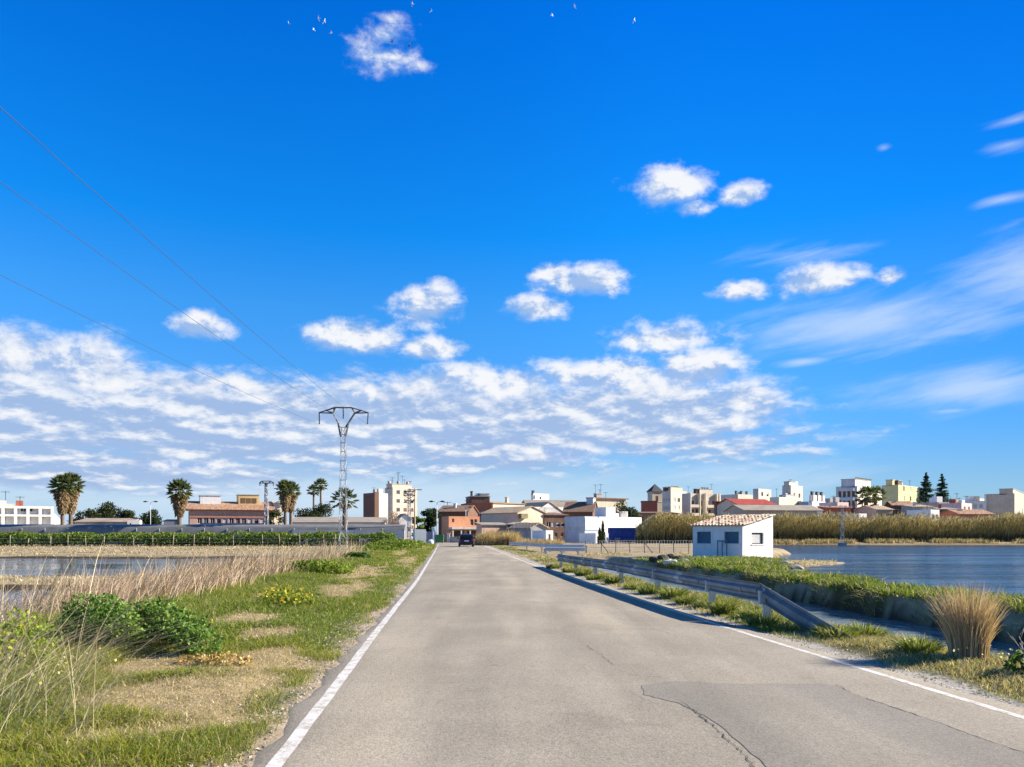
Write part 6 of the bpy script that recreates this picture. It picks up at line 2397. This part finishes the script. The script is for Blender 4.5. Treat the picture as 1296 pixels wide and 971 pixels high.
# smaller distant lattice pylon
p2 = P(337, 668, 150)
r2 = empty('lattice_pylon', (p2.x, 150, -.3), 'small distant lattice pylon in front of the pink building', 'pylon')
lattice_mast(r2, p2.x, 150, -.4, zat(611, 150), .8, .4, .1, 12, LAT)
mb = MB()
Sd = lambda px_, py2: Vector(((px_ - CX) / F * 150, 150, zat(py2, 150)))
for a_, b_ in (((336, 613), (331, 609)), ((338, 613), (343, 609)), ((331, 609), (343, 609)), ((331, 609), (328, 611.5)), ((343, 609), (347, 611.5)), ((328, 611.5), (347, 611.5))):
    mb.bar(Sd(*a_), Sd(*b_), .12)
mb.build('head', pmat('dark_steel', (0.16, 0.17, 0.18)), r2)
for q in (329, 337, 346):
    MB().tube([Sd(q, 611.5), Sd(q, 615)], .09, 6).build('insulator', INS, r2)

# lattice utility pole with many crossarms
p3 = P(518, 684, 124)
r3 = empty('utility_pole', (p3.x, 124, -.2), 'lattice utility pole with several crossarms near the road end', 'utility pole')
lattice_mast(r3, p3.x, 124, -.3, zat(619, 124), .55, .35, .07, 14, LAT)
for (zpx, w_) in ((622, 1.5), (627, 1.9), (634, 1.6)):
    mb = MB()
    z_ = zat(zpx, 124)
    mb.bar((p3.x - w_ / 2, 124, z_), (p3.x + w_ / 2, 124, z_), .1)
    mb.bar((p3.x - w_ / 2, 124, z_), (p3.x, 124, z_ - .5), .06)
    mb.bar((p3.x + w_ / 2, 124, z_), (p3.x, 124, z_ - .5), .06)
    o_ = mb.build('crossarm', DARKMETAL, r3)
    mb = MB()
    for q in (-.45, -.15, .15, .45):
        mb.tube([(p3.x + q * w_, 124, z_), (p3.x + q * w_, 124, z_ + .3)], .07, 6)
    mb.build('insulators', INS, o_)
p3b = P(525, 684, 133)
r3b = empty('utility_pole', (p3b.x, 133, -.2), 'plain utility pole with one crossarm right of the lattice pole', 'utility pole')
MB().tube([(p3b.x, 133, -.3), (p3b.x, 133, zat(618, 133))], [.16, .1], 8).build('shaft', WOOD, r3b)
MB().bar((p3b.x - 1.0, 133, zat(620, 133)), (p3b.x + 1.2, 133, zat(620, 133)), .1).build('crossarm', DARKMETAL, r3b)

# lattice pole at the cane bed
p4 = P(1066, 690, 134)
r4 = empty('lattice_pole', (p4.x, 134, -.6), 'slim pale lattice pole in front of the cane bed', 'utility pole')
lattice_mast(r4, p4.x, 134, -.7, zat(643, 134), .55, .36, .045, 10, pmat('pale_steel', (0.55, 0.52, 0.47), .7))
MB().box((p4.x, 134, -.3), (1.1, 1.1, .5)).build('footing', CONC, r4)
MB().bar((p4.x - .8, 134, zat(643.5, 134)), (p4.x + .8, 134, zat(643.5, 134)), .1).build('crossarm', DARKMETAL, r4)


def street_light(px_, ptop, pbot, D, label, arm=1.2, two=True):
    b_ = P(px_, pbot, D)
    t_ = zat(ptop, D)
    r_ = empty('street_light', (b_.x, D, -.2), label, 'street light')
    MB().tube([(b_.x, D, -.3), (b_.x, D, t_)], [.07, .045], 8).build('column', GALVL, r_)
    for s_ in ((-1, 1) if two else (1,)):
        mb_ = MB()
        mb_.tube([(b_.x, D, t_ - .05), (b_.x + s_ * arm * .5, D, t_ + .12), (b_.x + s_ * arm, D, t_ + .15)], .045, 6)
        o_ = mb_.build('arm', GALVL, r_)
        m2 = MB()
        m2.tube([(b_.x + s_ * (arm - .1), D, t_ + .15), (b_.x + s_ * (arm + .3), D, t_ + .17), (b_.x + s_ * (arm + .75), D, t_ + .14)], [.06, .16, .05], 8)
        m2.build('lamp', DARKMETAL, o_)


street_light(190.5, 636, 668, 150, 'thin street light before the small dark tree on the left', .7)
street_light(553, 636, 683, 127, 'thin street light at the left kerb of the road end', .6)
street_light(589.5, 643, 666, 146, 'thin street light in front of the dark brown house', .5, False)

# sign, bag, bin, at the road end
sg = empty('road_sign', (P(548.5, 683, 112).x, 112, 0), 'small blank white sign on a post by the road end', 'sign')
x_ = P(548.5, 683, 112).x
MB().tube([(x_, 112, -.2), (x_, 112, zat(668, 112))], .04, 6).build('post', POSTM, sg)
MB().box((x_, 111.94, zat(670.5, 112)), (.42, .04, .6)).build('sign_panel', WHITE, sg)
import bmesh


def blob(name, c_, s_, mat, label, cat):
    bm = bmesh.new()
    bmesh.ops.create_icosphere(bm, subdivisions=3, radius=1)
    for v in bm.verts:
        k_ = .85 + .3 * float(vnoise(v.co.x * 2 + c_[0], v.co.y * 2 + v.co.z * 1.7))
        v.co = Vector((v.co.x * s_[0] * k_, v.co.y * s_[1] * k_, max(-.8, v.co.z) * s_[2] * k_))
    me = bpy.data.meshes.new(name)
    bm.to_mesh(me)
    bm.free()
    for p_ in me.polygons:
        p_.use_smooth = True
    me.transform(Matrix.Translation((c_[0], c_[1], c_[2] + s_[2] * .8)))
    return tag(linkmesh(name, me, mat), label, cat)


blob('rubbish_sack', (P(545, 681, 110).x, 110, 0), (.42, .35, .40), WHITE, 'white bulging sack lying at the left kerb of the road end', 'sack')
gc = empty('wheelie_bin', (P(556, 681, 121).x, 121, 0), 'green wheeled rubbish bin by the street light', 'bin')
xb_ = P(556, 681, 121).x
GRB = pmat('green_plastic', (0.05, 0.19, 0.09), .5)
MB().prism([(xb_ - .6, 120.6, .15), (xb_ + .6, 120.6, .15), (xb_ + .72, 120.55, 1.15), (xb_ - .72, 120.55, 1.15)], (0, .9, 0)).build('body', GRB, gc)
MB().prism([(xb_ - .76, 120.5, 1.16), (xb_ + .76, 120.5, 1.16), (xb_ + .6, 120.5, 1.38), (xb_ - .6, 120.5, 1.38)], (0, 1.0, 0)).build('lid', GRB, gc)
for s_ in (-.5, .5):
    MB().tube([(xb_ + s_ - .05, 120.7, .1), (xb_ + s_ + .05, 120.7, .1)], .1, 10).build('wheel', DARKMETAL, gc)


# ------------------------------------------------------------------ cars
def car(name, loc, rz, paint, label, W_=1.78, Lc=4.1, Hc=1.5):
    """hatchback: y forward, rear at -L/2"""
    root = empty(name, loc, label, 'car')
    root.rotation_euler = (0, 0, rz)
    ORG[root] = Vector((0, 0, 0))
    hw = W_ / 2
    # stations along the car: (y, half width low, half width shoulder, z bottom, z shoulder)
    st = [(-2.05, .74, .80, .42, .78), (-1.98, .82, .86, .28, .92), (-1.5, .86, .89, .22, .96), (0, .87, .89, .20, .95), (1.2, .86, .87, .22, .90), (1.8, .80, .80, .25, .76), (2.05, .66, .66, .36, .62)]
    mb = MB()
    V = []
    for (y, a_, b_, z0, z1) in st:
        a_, b_ = a_ * hw / .89, b_ * hw / .89
        V += [(-a_ * .94, y, z0), (-a_, y, z0 + .12), (-b_, y, (z0 + z1) / 2 + .05), (-b_ * .95, y, z1), (b_ * .95, y, z1), (b_, y, (z0 + z1) / 2 + .05), (a_, y, z0 + .12), (a_ * .94, y, z0)]
    n = 8
    Fc = []
    for i in range(len(st) - 1):
        for k in range(n):
            Fc.append((i * n + k, i * n + (k + 1) % n, (i + 1) * n + (k + 1) % n, (i + 1) * n + k))
    Fc += [tuple(range(n)), tuple(range((len(st) - 1) * n, len(st) * n))]
    mb.add(V, Fc, 0, False)
    # cabin
    cs = [(-1.96, .80, .90, .93), (-1.62, .62, .945, 1.40), (-1.1, .61, .95, Hc), (.1, .61, .95, Hc - .02), (.95, .72, .93, .97)]
    top = []
    for (y, wt, zlow, zt__) in cs:
        s_ = hw / .89
        top.append((-wt * s_, y, zt__))
        top.append((wt * s_, y, zt__))
    mb.add(top, [(2 * i, 2 * i + 1, 2 * i + 3, 2 * i + 2) for i in range(len(cs) - 1)])
    s_ = hw / .89
    sidev = [(-.83 * s_, -1.9, .93), (-.83 * s_, .95, .93)]
    for sg_ in (-1, 1):
        vs = [(sg_ * .83 * s_, -1.94, .93), (sg_ * .62 * s_, -1.62, 1.40), (sg_ * .61 * s_, -1.1, Hc), (sg_ * .61 * s_, .1, Hc - .02), (sg_ * .82 * s_, .98, .93)]
        mb.add(vs, [(0, 1, 2, 3, 4)])
    mb.build('body', paint, root)
    g = glassmat('car_glass', (0.01, 0.012, 0.016))
    mb = MB()
    mb.prism([(-.60 * s_, -1.93, 1.0), (.60 * s_, -1.93, 1.0), (.52 * s_, -1.685, 1.345), (-.52 * s_, -1.685, 1.345)], (0, -.02, .012))
    mb.build('rear_window', g, root)
    mb = MB()
    mb.prism([(-.62 * s_, .90, 1.02), (.62 * s_, .90, 1.02), (.54 * s_, .24, 1.41), (-.54 * s_, .24, 1.41)], (0, .015, .02))
    mb.build('windscreen', g, root)
    for sg_ in (-1, 1):
        mb = MB()
        mb.prism([(sg_ * .81 * s_, -1.55, .99), (sg_ * .81 * s_, .72, .99), (sg_ * .645 * s_, .08, 1.41), (sg_ * .64 * s_, -1.25, 1.41)], (sg_ * .025, 0, 0))
        mb.build('side_window', g, root)
        mb = MB()
        mb.prism([(sg_ * .62 * s_, -2.055, .70), (sg_ * .84 * s_, -2.02, .70), (sg_ * .83 * s_, -2.0, .95), (sg_ * .66 * s_, -2.03, .95)], (0, -.03, 0))
        mb.build('tail_light', pmat('tail_light_red', (0.35, 0.01, 0.01), .25), root)
        mb = MB()
        mb.prism([(sg_ * .5 * s_, 2.03, .55), (sg_ * .68 * s_, 1.96, .55), (sg_ * .72 * s_, 1.88, .70), (sg_ * .5 * s_, 1.98, .70)], (0, .03, 0))
        mb.build('headlight', glassmat('lamp_glass', (.5, .5, .5)), root)
        mb = MB()
        mb.box((sg_ * (.97 * s_), .62, 1.0), (.2, .12, .14))
        mb.build('mirror', paint, root)
        for y in (-1.3, 1.28):
            w_ = MB()
            w_.tube([(sg_ * (hw - .20), y, .31), (sg_ * (hw + .005), y, .31)], .31, 20)
            o_ = w_.build('wheel', pmat('tyre', (0.02, 0.02, 0.02), .9), root)
            m2 = MB()
            m2.tube([(sg_ * (hw + .006), y, .31), (sg_ * (hw + .015), y, .31)], .2, 14)
            m2.build('rim', GALVL, o_)
    mb = MB()
    mb.box((0, -2.07, .45), (1.5 * s_, .1, .2))
    mb.build('bumper', pmat('bumper_black', (0.03, 0.03, 0.035), .6), root)
    mb = MB()
    mb.box((0, -2.075, .68), (.52, .02, .12))
    mb.build('number_plate', WHITE, root)
    return root


PB_ = pmat('car_blue', (0.018, 0.025, 0.065), .25, var=.03, metal=.4, spec=.6)
c0 = P(590, 692, 92)
car('car', (c0.x, 92, 0.02), R(4.8), PB_, 'dark blue hatchback driving away down the road', 1.78)
xw = P(572, 683, 131).x
tag(MB().box((xw + .9, 131, .45), (2.4, .2, 1.0)).box((xw + .9, 131, .98), (2.5, .26, .08)).build('garden_wall', CONC), 'low grey garden wall in front of the peach house', 'wall')
tag(MB().box((xw - .6, 131, .75), (.45, .45, 1.6)).box((xw - .6, 131, 1.6), (.6, .6, .12)).build('gate_pier', OFFWHITE), 'pale square gate pier left of the grey garden wall', 'pier')

# ------------------------------------------------------------------ birds
BW = pmat('white_feather', (0.93, 0.94, 0.95), .8, var=.01)
BK = pmat('dark_feather', (0.05, 0.05, 0.06), .8)


def bird(px_, py_, D, dark, yaw, label, scale=1.0):
    c_ = P(px_, py_, D)
    mb_ = MB()
    f = Vector((math.cos(yaw), math.sin(yaw), .05)).normalized()
    s = Vector((-math.sin(yaw) * .5, math.cos(yaw) * .5, .87))
    up = f.cross(s).normalized()
    k = scale
    mb_.tube([c_ - f * .30 * k, c_ - f * .2 * k, c_, c_ + f * .18 * k, c_ + f * .26 * k, c_ + f * .33 * k], [.02 * k, .05 * k, .09 * k, .06 * k, .05 * k, .01 * k], 8)
    for sg_ in (-1, 1):
        a_ = c_ + f * .1 * k + s * sg_ * .05 * k
        b_ = c_ - f * .1 * k + s * sg_ * .05 * k
        m1 = c_ + f * .16 * k + s * sg_ * .34 * k + up * .2 * k
        m2 = c_ - f * .04 * k + s * sg_ * .34 * k + up * .2 * k
        tp = c_ - f * .12 * k + s * sg_ * .72 * k + up * .22 * k
        mb_.add([a_, b_, m2, m1, tp, a_ - up * .02, b_ - up * .02, m2 - up * .015, m1 - up * .015], [(0, 1, 2, 3), (3, 2, 4), (8, 7, 6, 5), (8, 4, 7), (0, 3, 8, 5), (1, 6, 7, 2)])
    mb_.prism([c_ - f * .28 * k - s * .03 * k, c_ - f * .28 * k + s * .03 * k, c_ - f * .46 * k + s * .09 * k, c_ - f * .46 * k - s * .09 * k], up * .012)
    tag(mb_.build('bird', BK if dark else BW), label, 'bird', 'gulls high in the sky')


for q, (bx, by) in enumerate(((397, 38), (403, 23), (411, 27), (419, 42), (365, 29), (522, 5), (546, 14), (699, 20), (727, 8), (803, 26))):
    bird(bx, by, 110, False, 1.2 + q * 1.7, 'small white gull flying high in the blue sky', .6)
for bx, by in ((496, 53), (519, 57)):
    bird(bx, by, 110, True, .6 + bx, 'small dark bird flying in front of the topmost cloud', .7)
